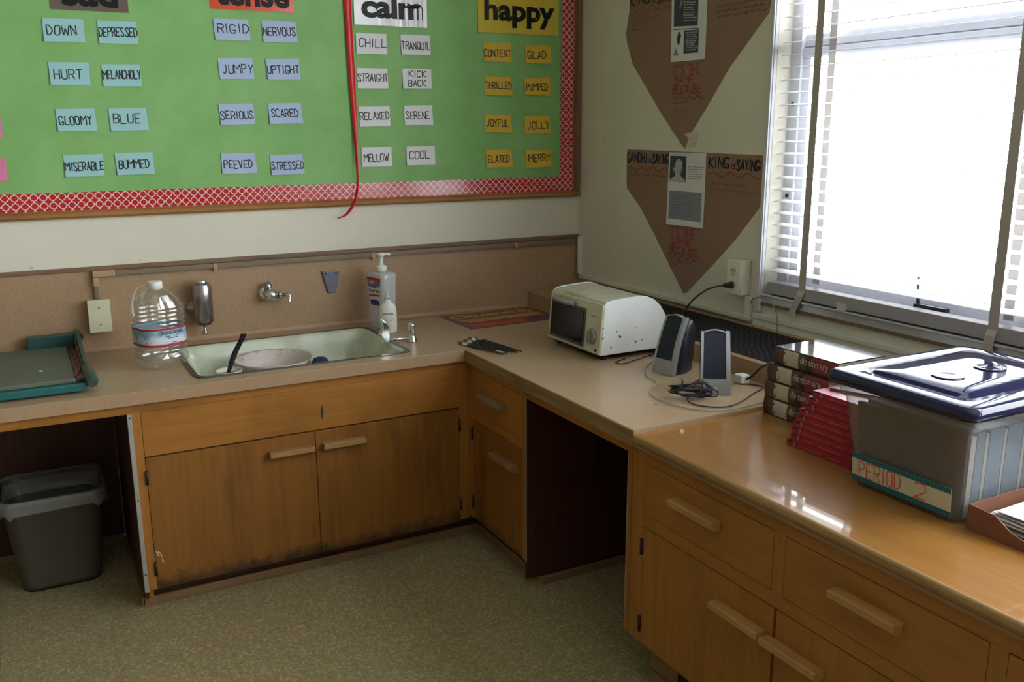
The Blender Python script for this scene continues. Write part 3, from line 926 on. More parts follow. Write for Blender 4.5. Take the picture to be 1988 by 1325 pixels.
# page with two quotes on the upper poster
o, f = page(((-.634, 2.047), (-.838, 2.02), (-.8433, 1.7664), (-.6439, 1.7679)), 'white printed page with two dark quote panels on the upper poster', 1)
m = MB(); patch(m, f, .07, .76, .46, .96, .0002); patch(m, f, .38, .80, .10, .405, .0002); patch(m, f, .06, .80, .418, .43, .0002)
m.build('picture', M['darkprint'], o)
m = MB()
m.face([f(a, b, .0006) for a, b in ((.22, .70), (.26, .68), (.36, .86), (.42, .93), (.40, .97), (.33, .97), (.31, .88))])
m.build('picture_figure', M['greyprint'], o); m = MB()
m.face([f(a, b, .0006) for a, b in ((.19, .24), (.24, .21), (.27, .26), (.30, .34), (.26, .39), (.21, .38), (.18, .31))])
m.build('picture_figure', M['darkprint'], o); m = MB()
m.face([f(a, b, .0006) for a, b in ((.08, .08), (.24, .08), (.15, .18))])
m.build('picture_figure', M['greyprint'], o)
m = MB(); lines(m, f, .34, .74, .52, .86, 10, .007, 3); lines(m, f, .44, .78, .13, .39, 9, .006, 4)
m.build('lettering', plain('pale_print', (.50, .51, .55), .6), o)
# page with the portrait on the lower poster
o, f = page(((-.6502, 1.433), (-.8686, 1.4337), (-.8724, 1.1589), (-.6494, 1.158)), 'white printed page with grey portrait and grey text block on the lower poster', 2)
m = MB(); patch(m, f, .04, .49, .60, .955, .0002); m.build('picture', M['darkprint'], o)
m = MB()
blob(m, f, .285, .81, .105, .105, .0004); blob(m, f, .27, .75, .088, .085, .0005); blob(m, f, .15, .77, .025, .03, .0004)
m.face([f(a, b, .0003) for a, b in ((.05, .605), (.48, .605), (.47, .63), (.38, .665), (.33, .70), (.22, .70), (.17, .67), (.06, .64))])
m.build('picture_figure', plain('pale_grey_print', (.46, .46, .49), .6, var=.25, sc=90), o)
m = MB()
for a, b, c, d in ((.235, .79, .026, .007), (.325, .79, .024, .007), (.29, .745, .014, .022), (.285, .708, .04, .008), (.345, .74, .022, .05)):
    blob(m, f, a, b, c, d, .0009, 12)
m.build('picture_detail', M['greyprint'], o)
m = MB(); patch(m, f, .055, .93, .08, .475, .0002); m.build('text_block', M['greyprint'], o)
m = MB(); lines(m, f, .12, .88, .12, .45, 9, .006, 6); lines(m, f, .53, .95, .64, .83, 6, .005, 7); lines(m, f, .1, .9, .965, .985, 1, .003, 8)
m.build('lettering', plain('mid_print', (.17, .18, .23), .6), o)
# writing on the posters
m = MB()
F = rightframe(0, 0, QX)
hand('', 'KING', F, .370, 2.0, .125, .036, .0055, None, None, m); hand('', 'is', F, .510, 1.995, .022, .022, .004, None, None, m); hand('', 'SAYING', F, .545, 1.99, .105, .034, .005, None, None, m)
m.build('heading_text', M['ink'], p1)
m = MB(); wavy(m, F, .362, 1.985, .632, 1.975, .008, 4, .003); wavy(m, F, .650, 1.637, .845, 1.634, .006, 4, .003); m.build('wavy_underline', M['faintred'], p1)
m = MB()
hand('', "IT'S THE", F, .655, 1.718, .160, .036, .0042, None, None, m); hand('', 'SAME', F, .664, 1.689, .115, .024, .0042, None, None, m); hand('', 'BECAUSE', F, .658, 1.651, .168, .030, .0046, None, None, m)
m.build('lettering', M['redink'], p1)
m = MB()
for i in range(4): scribble(m, F, .372 + .004 * i, 1.957 - .019 * i, .235 - .04 * i, .011, .0018, 20 + i)
m.build('handwriting', M['faintred'], p1)
m = MB()
for i in range(2): scribble(m, F, .664, 1.612 - .026 * i, .10 - .015 * i, .011, .0014, 30 + i)
m.build('handwriting', M['faintink'], p1)
m = MB()
for i in range(3): scribble(m, F, .885 + .008 * i, 1.935 - .017 * i, .24, .010, .0016, 40 + i)
m.build('handwriting', M['faintink'], p1)
m = MB()
hand('', 'GANDHI', F, .374, 1.391, .135, .036, .0058, None, None, m); hand('', 'is', F, .516, 1.391, .024, .02, .004, None, None, m); hand('', 'SAYING', F, .545, 1.389, .103, .034, .0058, None, None, m)
hand('', 'KING', F, .888, 1.384, .105, .036, .006, None, None, m); hand('', 'is', F, 1.003, 1.384, .026, .022, .004, None, None, m); hand('', 'SAYING:', F, 1.036, 1.381, .122, .033, .006, None, None, m)
m.build('heading_text', plain('navy_marker', (.012, .018, .05), .6), p2)
m = MB(); wavy(m, F, .380, 1.362, .645, 1.366, .008, 3.5, .003); wavy(m, F, .888, 1.360, 1.163, 1.362, .009, 3, .003); wavy(m, F, .655, 1.036, .86, 1.036, .008, 4.5, .0035)
m.build('wavy_underline', M['redink'], p2)
m = MB()
hand('', "IT'S THE", F, .663, 1.113, .155, .036, .0042, None, None, m); hand('', 'SAME', F, .678, 1.081, .125, .026, .0042, None, None, m); hand('', 'BECAUSE', F, .673, 1.047, .168, .027, .0046, None, None, m)
m.build('lettering', M['redink'], p2)
i = 0
for grp in (((.384, 1.335, .245), (.384, 1.318, .06)), ((.893, 1.322, .20), (.893, 1.300, .255), (.893, 1.280, .04)), ((.676, 1.012, .18), (.676, .995, .05))):
    m = MB()
    for u, v, w in grp:
        scribble(m, F, u, v, w, .011, .0015, 60 + i); i += 1
    m.build('handwriting', M['faintink'], p2)
m = MB(); m.prism([Vector((-.0022, y, z)) for y, z in ((-.735, 1.503), (-.815, 1.512), (-.812, 1.485), (-.795, 1.458), (-.758, 1.456), (-.775, 1.48))], (-.0005, 0, 0))
lab(m.build('tape', M['tape'], p1), 'torn pale tape at the tip')

# ------------------------------------------------------------------ wall fixtures
t = thing('surface_raceway', 'brown wire raceway with clips along the backsplash, cream beyond the corner', 'raceway', (-1.0, 0, .86))
lab(MB().box(-1.965, -.030, -.024, -.0065, 1.0185, 1.0375, .003).build('main_run', M['taupe'], t), 'grey-brown run under the cap trim')
lab(MB().box(-2.0405, -1.9655, -.028, -.0065, 1.018, 1.040, .003).box(-2.0405, -2.0225, -.028, -.0065, .985, 1.0175, .003).build('elbow', M['tan'], t), 'lighter tan elbow')
MB().box(-2.0395, -2.0235, -.022, -.0065, .9395, .9845, .003).build('drop', M['taupe'], t)
for x in (-1.6185, -.995, -.335):
    MB().box(x - .007, x + .007, -.0265, -.0065, 1.0135, 1.0385, .002).box(x - .0035, x + .0035, -.012, -.0065, 1.004, 1.0134).build('clip', M['tan'], t)
lab(MB().box(-.022, -.0005, -.040, -.0255, .876, 1.046, .003).build('vertical_run', M['paint'], t), 'cream vertical piece on the window wall')
lab(MB().box(-.020, -.0005, -1.155, -.0405, .8585, .8775, .004).build('wall_run', M['paint'], t), 'cream run low on the window wall')
lab(MB().box(-.018, -.0005, -1.155, -1.1265, .878, .9465, .003).build('riser', M['paint'], t), 'cream riser to the outlet box')
t = thing('blank_wall_plate', 'cream blank wall plate on the backsplash left of the water jug', 'wall plate', (-2.034, 0, .825))
MB().box(-2.066, -1.998, -.046, -.0065, .8265, .9385, .003).build('box', M['cream'], t)
MB().box(-2.069, -1.9955, -.050, -.0465, .824, .941, .002).build('plate', M['cream'], t)
for z in (.853, .912): MB().lathe((-2.032, -.050, z), [(.0035, 0), (.0025, .001)], 10, (0, -1, 0)).build('screw', M['oldchrome'], t)

t = thing('soap_dispenser', 'worn chrome cylindrical soap dispenser on the backsplash right of the water jug', 'soap dispenser', (-1.68, 0, .785))
c = (-1.681, -.066)
MB().lathe((*c, .829), [(.020, -.010), (.026, -.009), (.0262, 0), (.0345, .002), (.0345, .133), (.031, .1395), (.0312, .142)], 32).build('cylinder', M['oldchrome'], t)
MB().lathe((*c, .9712), [(.0225, 0), (.0225, .0135), (.020, .0155)], 24).build('cap', M['chrome'], t)
MB().lathe((*c, .7845), [(.0105, 0), (.0095, .004), (.0052, .016), (.0058, .033)], 16).build('push_rod', M['oldchrome'], t)
MB().lathe((-1.70, -.0065, .872), [(.034, 0), (.034, .006), (.016, .009), (.014, .030)], 24, (0, -1, 0)).build('wall_flange', M['oldchrome'], t)

t = thing('wall_faucet', 'small chrome wall valve with a lever between dispenser and grey bracket', 'faucet', (-1.42, 0, .86))
MB().lathe((-1.434, -.0065, .908), [(.031, 0), (.031, .005), (.024, .012), (.015, .016)], 28, (0, -1, 0)).build('wall_flange', M['chrome'], t)
MB().lathe((-1.424, -.050, .905), [(.004, -.028), (.018, -.022), (.025, -.010), (.027, 0), (.025, .010), (.018, .020), (.012, .026)], 24, (1, 0, 0)).build('valve_body', M['chrome'], t)
MB().lathe((-1.43, -.04, .922), [(.016, 0), (.0165, .016), (.013, .028), (.008, .033)], 18, (-.15, 0, 1)).build('bonnet', M['oldchrome'], t)
MB().lathe((-1.397, -.052, .904), [(.012, 0), (.020, .003), (.020, .009), (.010, .014), (.008, .030)], 20, (1, -.1, -.05)).build('nut', M['chrome'], t)
MB().tube([(-1.368, -.056, .902), (-1.357, -.058, .901), (-1.353, -.058, .897), (-1.359, -.062, .880), (-1.356, -.066, .868)], [.006, .0065, .006, .0045, .0075], 10).build('lever', M['chrome'], t)

t = thing('cup_bracket', 'grey tapered metal bracket screwed to the backsplash above the sink', 'bracket', (-1.174, 0, .886))
m = MB()
m.prism([(-1.210, -.0065, .975), (-1.138, -.0065, .972), (-1.157, -.0065, .887), (-1.188, -.0065, .886)], (0, -.010, 0), .002)
m.build('plate', plain('grey_bracket', (.14, .145, .19), .4, .4), t)
for x in (-1.197, -1.153): MB().lathe((x, -.0165, .965), [(.0042, 0), (.003, .0015)], 10, (0, -1, 0)).build('screw', M['iron'], t)

t = thing('outlet_box', 'cream surface outlet box on the window wall beside the window casing', 'outlet', (0, -1.095, .948))
MB().box(-.046, -.0005, -1.135, -1.062, .948, 1.073, .005).build('box', M['cream'], t)
MB().box(-.0495, -.0465, -1.1325, -1.0645, .951, 1.070, .002).build('plate', M['white'], t)
for z in (.985, 1.032):
    m = MB(); m.lathe((-.0495, -1.0985, z), [(.0165, 0), (.0165, .0018)], 24, (-1, 0, 0)); s = m.build('socket', M['cream'], t)
    m = MB()
    for dy in (-.0055, .0055): m.box(-.0522, -.0513, -1.0985 + dy - .001, -1.0985 + dy + .001, z - .001, z + .008)
    m.lathe((-.0513, -1.0985, z - .009), [(.0025, 0), (.0025, .0008)], 10, (-1, 0, 0))
    m.build('slots', M['black'], s)
t = thing('power_cable', 'black power cable plugged into the outlet and curving down behind the speakers', 'cord', (-.09, -1.08, .98))
MB().hexa([(-.0525, -1.089, .972), (-.0525, -1.108, .972), (-.0525, -1.108, .996), (-.0525, -1.089, .996)], [(-.085, -1.086, .976), (-.085, -1.102, .976), (-.085, -1.102, .990), (-.085, -1.086, .990)], .003).build('plug', M['dark'], t)
pts = spline([(-.083, -1.094, .983), (-.105, -1.088, .982), (-.14, -1.065, .968), (-.175, -1.03, .925), (-.20, -1.005, .868), (-.215, -.995, .832), (-.235, -1.0, .8205), (-.262, -1.02, .8145), (-.2735, -1.03, .795), (-.278, -1.04, .762), (-.295, -1.06, .7515), (-.33, -1.03, .7512), (-.36, -1.04, .7512)], 7)
MB().tube(pts, .0032, 8).build('lead', M['dark'], t)

# ------------------------------------------------------------------ venetian blind
t = thing('venetian_blind', 'white venetian blind with open slats and tan ladder tapes covering the window', 'blind', (.025, -1.73, .97))
BY0, BY1 = -2.243, -1.222
z = 1.047
k = 0
while z < 2.56:
    m = MB()
    n = 6
    a = [Vector((-.002 + .050 * i / n, 0, z + .0052 * i / n + .0025 * math.sin(PI * i / n))) for i in range(n + 1)]
    m.rings([[p + Vector((0, BY0, 0)) for p in a] + [p + Vector((0, BY0, -.0012)) for p in a[::-1]], [p + Vector((0, BY1, 0)) for p in a] + [p + Vector((0, BY1, -.0012)) for p in a[::-1]]], smooth=False)
    m.build('slat', M['slat'], t)
    z += .0392
m = MB()
m.hexa([(-.016, BY0, .972), (.030, BY0, .969), (.030, BY1, .969), (-.016, BY1, .972)], [(-.006, BY0, 1.010), (.034, BY0, 1.012), (.034, BY1, 1.012), (-.006, BY1, 1.010)], .003)
m.build('bottom_rail', M['rail'], t)
MB().box(.0, .046, BY0, BY1, 2.57, 2.63, .004).build('head_rail', M['slat'], t)
for yy in (-1.3845, -2.062):
    m = MB()
    m.rings([[Vector((-.0095 + .0006 * s, yy - .0145 * q, zz)) for q, s in ((-1, 0), (1, 0), (1, 1), (-1, 1))] for zz in (.985, 1.3, 1.8, 2.58)], smooth=False)
    m.build('front_tape', M['tapecloth'], t)
    m = MB()
    m.rings([[Vector((.0505 + .0006 * s, yy - .0145 * q, zz)) for q, s in ((-1, 0), (1, 0), (1, 1), (-1, 1))] for zz in (1.02, 1.3, 1.8, 2.58)], smooth=False)
    m.build('rear_tape', M['tapecloth'], t)
    m = MB()
    d = .022 if yy > -1.5 else .0
    cc = [(-.0108, yy, 1.0), (-.0185, yy, .985), (-.0215, yy + d * .3, .966), (-.0225, yy + d, .935), (-.024, yy + d * 1.05, .915)]
    m.rings([[Vector((x - .0006 * s, y - .0145 * q, zz)) for q, s in ((-1, 0), (1, 0), (1, 1), (-1, 1))] for x, y, zz in cc], smooth=False)
    m.build('tape_tail', M['tapecloth'], t)
m = MB(); m.prism([(-.0172, -1.535, .992), (-.0172, -1.575, .990), (-.0185, -1.585, .976), (-.019, -1.572, .964), (-.019, -1.545, .966)], (-.0006, 0, 0)); lab(m.build('tape_scrap', M['tape'], t), 'torn scrap of tape on the bottom rail')
m = MB(); m.tube(spline([(-.022, -1.163, .925), (-.027, -1.18, .945), (-.03, -1.22, .955), (-.03, -1.27, .945), (-.03, -1.298, .91), (-.03, -1.305, .872), (-.035, -1.31, .850)], 8), .0021, 6)
tag(m.build('thin_wire', plain('grey_wire', (.22, .21, .19), .5)), 'thin grey wire looping over the left end of the window sill', 'wire', None, (-.03, -1.25, .85))

# ------------------------------------------------------------------ sink and what stands in it
t = thing('sink', 'long pale green-white enamelled sink with dark metal rim set in the counter', 'sink', (-1.43, -.33, .59))
def rrect(x0, x1, y0, y1, r, z, n=6):
    out = []
    for cx, cy, a0 in ((x1 - r, y1 - r, 0), (x0 + r, y1 - r, PI / 2), (x0 + r, y0 + r, PI), (x1 - r, y0 + r, 1.5 * PI)):
        for i in range(n + 1):
            a = a0 + PI / 2 * i / n
            out.append(Vector((cx + r * math.cos(a), cy + r * math.sin(a), z)))
    return out
m = MB()
prof = [(.006, .7485), (.016, .7465), (.024, .738), (.030, .70), (.038, .635), (.052, .605), (.085, .597)]
ri = [rrect(SX0 + d, SX1 - d, SY0 + d, SY1 - d, max(.045 - d * .2, .03), z) for d, z in prof]
ro = [rrect(SX0 + d, SX1 - d, SY0 + d, SY1 - d, max(.045 - d * .2, .03), z - .005) for d, z in prof]
m.rings(ri[::-1] , True, False)
m.rings(ro[::-1], True, False)
m.build('basin', M['enamel'], t)
m = MB()
a = [rrect(SX0 - .009, SX1 + .009, SY0 - .009, SY1 + .009, .05, z) for z in (.7473, .7495)]
b = [rrect(SX0 + .008, SX1 - .008, SY0 + .008, SY1 - .008, .042, z) for z in (.7497, .7473)]
m.rings(a + b + [a[0]], False, False, smooth=False)
m.build('rim', M['rim'], t)
m = MB(); m.lathe((-1.2, -.33, .5972), [(.04, 0), (.04, .002), (.03, .001)], 24); m.build('drain', M['chrome'], t)

t = thing('bowl', 'large white bowl with pink paint smears lying in the sink', 'bowl', (-1.484, -.285, .5985))
def paintbowl():
    tt = NT('paint_smeared_bowl')
    v = tt.coord()
    n = tt.noise(v, 9, 5); n2 = tt.noise(tt.coord((1, 1, 2), (3, 0, 0)), 26, 3)
    s = tt.n('SeparateXYZ'); tt.l(v, s.inputs[0])
    hi = tt.math('MULTIPLY', tt.ramp(s.outputs[2], (.085, 0.), (.108, 1.)), tt.ramp(s.outputs[1], (.03, 0.), (.08, 1.)))
    c = tt.mix(n, (.60, .53, .50), (.70, .64, .60))
    c = tt.mix(tt.math('MULTIPLY', hi, tt.ramp(n2, (.52, 0.), (.62, .7))), c, (.50, .18, .21))
    return tt.set(c, .3)
MB().lathe((-1.484, -.285, .5985), [(.03, .012), (.06, .008), (.085, .004), (.088, .0), (.096, .004), (.122, .05), (.136, .108), (.1405, .1155), (.1385, .118), (.132, .114), (.121, .075), (.10, .048), (.05, .030), (.0, .028)], 48, cap0=True, cap1=False).build('body', paintbowl(), t)
t = thing('paper_cup', 'short black and white striped paper cup holding yellow paste in the sink', 'cup', (-1.664, -.378, .5985))
M['cupwhite'] = plain('cup_white', (.72, .72, .66), .5)
MB().lathe((-1.664, -.378, .5985), [(.0, .0), (.036, 0), (.0405, .110), (.043, .1125)], 32, cap1=False).lathe((-1.664, -.378, .5985), [(.0415, .1125), (.0405, .090), (.0, .088)], 32, cap0=False, cap1=False).build('body', M['cupwhite'], t)
MB().lathe((-1.664, -.378, .7118), [(.0430, -.0015), (.0452, .0005), (.0430, .0028), (.0408, .0005), (.0430, -.0015)], 32, cap0=False, cap1=False).build('rim', M['cupwhite'], t)
for z0, z1 in ((.078, .091), (.0955, .1095)):
    MB().lathe((-1.664, -.378, .5985), [(.036 + .0045 * z0 / .110 + .0005, z0), (.036 + .0045 * z1 / .110 + .0006, z1)], 32, cap0=False, cap1=False).build('stripe', M['letter'], t)
MB().lathe((-1.664, -.378, .5985), [(.0, .1015), (.0402, .1008)], 32, cap0=False, cap1=False).build('paste', plain('yellow_paste', (.42, .34, .06), .5, var=.25, sc=50), t)
m = MB()
pts = spline([(-1.669, -.376, .696), (-1.661, -.376, .718), (-1.640, -.372, .768), (-1.616, -.381, .815), (-1.6065, -.385, .838)], 6)
wd = [.006, .0075, .0105, .0095, .0105]
rr = []
vd = Vector((.35, .93, 0)).normalized(); sd = Vector((.88, -.47, 0))
for i, p in enumerate(pts):
    k = i / 6.; a = int(min(k, 3)); q = wd[a] + (wd[a + 1] - wd[a]) * (k - a)
    rr.append([p - sd * q, p - vd * .003, p + sd * q, p + vd * .003])
m.rings(rr)
tag(m.build('spoon', M['black']), 'black plastic spoon leaning in the striped cup in the sink', 'spoon', None, (-1.673, -.36, .70))
t = thing('scrub_sponge', 'dark blue rounded sponge beside the bowl in the sink', 'sponge', (-1.350, -.412, .5985))
m = MB(); m.lathe((-1.350, -.412, .5985), [(.03, .0), (.035, .02), (.037, .07), (.033, .108), (.022, .126), (.006, .131)], 24, sq=2.4)
for v in m.b.verts: v.co += Vector((R.uniform(-1, 1), R.uniform(-1, 1), R.uniform(-1, 1))) * .0012
m.build('body', plain('navy_sponge', (.02, .035, .10), .9, bump=.6, bs=300), t)

t = thing('drinking_bubbler', 'chrome drinking bubbler with curved spout guard at the right end of the sink', 'faucet', (-.998, -.42, .747))
MB().lathe((-.998, -.42, .7475), [(.0205, 0), (.0195, .004), (.0145, .022), (.0135, .026)], 24).build('base', M['chrome'], t)
MB().lathe((-.998, -.42, .7735), [(.0115, 0), (.0125, .006), (.0125, .036), (.0115, .042), (.007, .0465)], 24).build('button_post', M['chrome'], t)
MB().tube([(-1.012, -.418, .7625), (-1.06, -.41, .762), (-1.098, -.404, .762)], .0062, 12).build('arm', M['chrome'], t)
m = MB()
m.prism([(-1.110, -.394, .750), (-1.090, -.394, .752), (-1.0915, -.394, .772), (-1.0865, -.394, .792), (-1.090, -.394, .812), (-1.101, -.394, .830), (-1.1185, -.394, .846), (-1.1085, -.394, .822), (-1.106, -.394, .808), (-1.117, -.394, .796), (-1.1235, -.394, .784), (-1.112, -.394, .779)], (.004, -.020, 0), .003)
m.build('spout_guard', M['chrome'], t)

# ------------------------------------------------------------------ paper cutter
t = thing('paper_cutter', 'green guillotine paper cutter on the counter, cut by the photo left edge', 'paper cutter', (-2.3, -.32, .747))
gr = plain('dark_green_enamel', (.022, .085, .070), .35, var=.2)
teal = plain('teal_enamel', (.016, .12, .12), .4, var=.15)
m = MB(); m.box(-2.62, -2.122, -.575, -.045, .7545, .7785, .004); m.build('base_board', teal, t)
for x in (-2.58, -2.16):
    for y in (-.54, -.09): MB().lathe((x, y, .7472), [(.012, 0), (.013, .0068)], 14).build('rubber_foot', M['black'], t)
def gridtop():
    tt = NT('grey_green_cutting_bed')
    v = tt.coord()
    n = tt.noise(v, 14, 4); n2 = tt.noise(v, 260, 2)
    c = tt.mix(n, (.085, .105, .082), (.14, .165, .13))
    c = tt.mix(tt.math('MULTIPLY', tt.ramp(n2, (.6, 0.), (.7, 1.)), .5), c, (.06, .07, .055))
    return tt.set(c, .55)
MB().box(-2.615, -2.150, -.555, -.066, .779, .792, .003).build('cutting_bed', gridtop(), t)
lab(MB().box(-2.1495, -2.120, -.552, -.066, .779, .7925, .002).build('cutting_edge', plain('rusty_steel_edge', (.085, .032, .026), .4, .5, var=.3), t), 'rusty dark red metal edge')
MB().tube([(-2.137, -.075, .7955), (-2.134, -.25, .7955), (-2.130, -.44, .7955), (-2.140, -.50, .7955), (-2.152, -.535, .7955)], .0026, 6).build('finger_guard', plain('red_guard_wire', (.20, .035, .03), .5), t)
MB().box(-2.27, -2.121, -.062, -.030, .7787, .832, .004).build('rear_fence', gr, t)
m = MB(); m.hexa([(-2.1185, -.44, .788), (-2.106, -.44, .788), (-2.103, -.026, .788), (-2.1185, -.026, .788)], [(-2.1185, -.44, .812), (-2.106, -.44, .812), (-2.103, -.026, .840), (-2.1185, -.026, .840)], .003)
m.build('blade_arm', gr, t)
MB().lathe((-2.1135, -.4405, .795), [(.010, 0), (.018, .012), (.020, .05), (.0195, .135), (.014, .150)], 8, (.05, -1, -.10)).build('handle', plain('green_handle', (.03, .06, .055), .4), t)
MB().lathe((-2.1025, -.045, .815), [(.010, 0), (.010, .006), (.005, .010)], 14, (1, 0, 0)).build('pivot_bolt', M['iron'], t)
m = MB(); m.prism([(-2.245, -.40, .7923), (-2.235, -.402, .7923), (-2.233, -.418, .7923), (-2.244, -.416, .7923)], (0, 0, .0008))
tag(m.build('paper_scrap', M['print']), 'tiny white paper scrap on the paper cutter bed', 'paper', None, (-2.24, -.41, .7923))

# ------------------------------------------------------------------ water jug
JX, JY = -1.873, -.330
t = thing('water_jug', 'empty clear plastic gallon water jug with blue and red label left of the sink', 'water jug', (JX, JY, .747))
pr = [(.0, .006), (.040, .002), (.062, .002), (.072, .010), (.0805, .030), (.0800, .042), (.0735, .052)]
z = .054
for i in range(2): pr += [(.0730, z), (.0775, z + .005), (.0775, z + .008)]; z += .0135
pr += [(.0745, .0825), (.0768, .085), (.0768, .138), (.0735, .141)]
z = .143
for i in range(4): pr += [(.0725, z), (.0790, z + .006), (.0790, z + .009)]; z += .0145
pr += [(.0760, .202), (.0775, .206), (.066, .222), (.067, .226), (.050, .241), (.0505, .244), (.034, .256), (.024, .263), (.0195, .266), (.0195, .272)]
MB().lathe((JX, JY, .7475), pr, 40, sq=2.9, rot=.35, cap0=False, cap1=False).build('bottle', M['pet'], t)
MB().lathe((JX, JY, 1.0125), [(.0235, -.002), (.0235, .020), (.0215, .0235)], 28).build('cap', M['white'], t)
sd = Vector((-.88, .47, 0))
pts = spline([Vector((JX, JY, 1.0175)) + sd * .022, Vector((JX, JY, 1.022)) + sd * .040, Vector((JX, JY, 1.008)) + sd * .062, Vector((JX, JY, .975)) + sd * .0775, Vector((JX, JY, .943)) + sd * .0825, Vector((JX, JY, .918)) + sd * .080], 6)
m = MB(); vv = Vector((.47, .88, 0)) * .0065
rr = []
for i, p in enumerate(pts):
    d = (pts[min(i + 1, len(pts) - 1)] - pts[max(i - 1, 0)]).normalized(); nn = d.cross(vv).normalized() * .0012
    rr.append([p - vv - nn, p + vv - nn, p + vv + nn, p - vv + nn])
m.rings(rr); m.build('carry_strap', M['white'], t)
def jlabel(u, v, w=0.):       # u = metres around the band, v = height
    a = u / .0775 - 2.05
    ca, sa = math.cos(a - .35), math.sin(a - .35)
    k = (abs(ca) ** 2.9 + abs(sa) ** 2.9) ** (-1 / 2.9)
    r = .0779 * k + w
    return Vector((JX + r * math.cos(a), JY + r * math.sin(a), .8315 + v))
def labmat():
    tt = NT('mountain_label')
    v = tt.coord()
    n = tt.noise(v, 28, 5, .7); s = tt.n('SeparateXYZ'); tt.l(v, s.inputs[0])
    k = tt.math('ADD', s.outputs[2], tt.math('MULTIPLY', n, .05))
    c = tt.ramp(tt.math('MULTIPLY', k, 6), (.66, (.55, .60, .70)), (.78, (.62, .68, .78)), (.88, (.22, .40, .48)), (.96, (.28, .48, .56)))
    c = tt.mix(tt.ramp(n, (.58, 0.), (.66, .8)), c, (.12, .19, .25))
    return tt.set(c, .25)
def band(name, v0, v1, mt, w=0., u0=-.24, u1=.246):
    m = MB(); n = 60
    m.rings([[jlabel(u0 + (u1 - u0) * i / n, v, w) for i in range(n + 1)] for v in (v0, v1)], False, False, False)
    return m.build(name, mt, t)
band('label_band', 0, .054, labmat())
redl = plain('label_red', (.42, .03, .05), .3)
band('label_stripe', -.003, .004, redl, .0003); band('label_stripe', .050, .0575, redl, .0003)
typed('lettering', 'CRYSTAL GEYSER', jlabel, .026, .0355, .080, .0115, plain('label_navy', (.015, .03, .10), .4), t, .02, .0008)
m = MB(); lines(m, lambda u, v, w=0.: jlabel(u, v, w), .034, .100, .020, .032, 2, .0012, 5); lines(m, lambda u, v, w=0.: jlabel(u, v, w), .058, .090, .0055, .0095, 1, .0011, 9); m.build('small_print', MC['label_navy'], t)

# ------------------------------------------------------------------ sanitizer and lotion
t = thing('sanitizer_bottle', 'tall cloudy pump bottle of hand sanitizer behind the white lotion bottle', 'bottle', (-1.005, -.135, .747))
ROTZ = Matrix.Translation((-1.005, -.135, .7475)) @ Matrix.Rotation(math.radians(-75), 4, 'Z')
def secs(w, d, z, r):
    return rrect(-w, w, -d, d, r, z, 5)
m = MB(); m.rings([secs(.048, .030, .0, .016), secs(.0495, .032, .006, .018), secs(.057, .039, .205, .02), secs(.0575, .040, .219, .02), secs(.052, .035, .2265, .02), secs(.02, .02, .2285, .015)]); m.xf(ROTZ).build('bottle', M['gel'], t)
m = MB(); m.lathe((0, 0, .2288), [(.0205, 0), (.021, .018), (.018, .023), (.0085, .0255), (.0085, .050), (.0105, .052), (.0105, .062), (.015, .063), (.016, .0705), (.012, .073)], 24); m.xf(ROTZ).build('pump', M['white'], t)
m = MB(); m.tube([(0, 0, .296), (.012, .020, .2965), (.016, .033, .294)], .0045, 10); m.xf(ROTZ).build('nozzle', M['white'], t)
def slab_(u, v, w=0.):
    y = -.0315 - .007 * v / .20 - .0012 - w
    return ROTZ @ Vector((u, y, v))
sl = MB(); sl.face([slab_(*p) for p in ((-.047, .208), (.047, .208), (.040, .150), (.030, .095), (-.030, .095), (-.040, .150))])
sl.build('label', plain('sanitizer_label', (.66, .66, .66), .4), t)
for nm, pp, cc in (('label_band', ((-.047, .200, .207, .047),), (.46, .03, .10)),): pass
m = MB(); m.face([slab_(*p, .0004) for p in ((-.047, .208), (.047, .208), (.044, .190), (0, .198), (-.044, .194))]); m.build('label_top', plain('label_crimson', (.45, .025, .08), .4), t)
m = MB(); m.face([slab_(*p, .0004) for p in ((-.044, .193), (0, .197), (.044, .189), (.041, .176), (0, .166), (-.041, .170))]); m.build('label_panel', plain('label_violet', (.16, .15, .30), .4), t)
m = MB(); m.face([slab_(*p, .0005) for p in ((-.030, .190), (.004, .193), (.006, .184), (-.030, .181))]); m.build('label_patch', plain('label_yellow', (.62, .5, .05), .4), t)
m = MB(); m.face([slab_(*p, .0004) for p in ((-.029, .117), (0, .121), (.030, .117), (.029, .097), (-.029, .097))]); m.build('label_foot', plain('label_deep_blue', (.025, .02, .13), .4), t)
m = MB(); m.face([slab_(*p, .0004) for p in ((-.036, .139), (.034, .143), (.034, .135), (-.036, .131))]); m.build('label_stripe', MC['label_crimson'], t)
typed('lettering', 'HandClens', slab_, -.034, .150, .068, .012, MC['label_deep_blue'], t, .02, .0006)
t = thing('lotion_bottle', 'small white lotion bottle standing in front of the sanitizer bottle', 'bottle', (-1.018, -.228, .747))
LZ = Matrix.Translation((-1.018, -.228, .7475)) @ Matrix.Rotation(math.radians(-24), 4, 'Z')
m = MB()
def oval(w, d, z, n=28): return [Vector((w * math.cos(2 * PI * i / n), d * math.sin(2 * PI * i / n), z)) for i in range(n)]
m.rings([oval(.029, .017, 0), oval(.032, .019, .004), oval(.0335, .020, .05), oval(.0325, .0195, .092), oval(.029, .0175, .108), oval(.018, .014, .119), oval(.0125, .0125, .122), oval(.0125, .0125, .134)]); m.xf(LZ).build('bottle', M['white'], t)
m = MB(); m.rings([oval(.0128, .0128, .1343), oval(.0123, .0123, .142), oval(.006, .006, .150), oval(.0045, .0045, .165), oval(.003, .003, .170)]); m.xf(LZ).build('clear_cap', M['gel'], t)
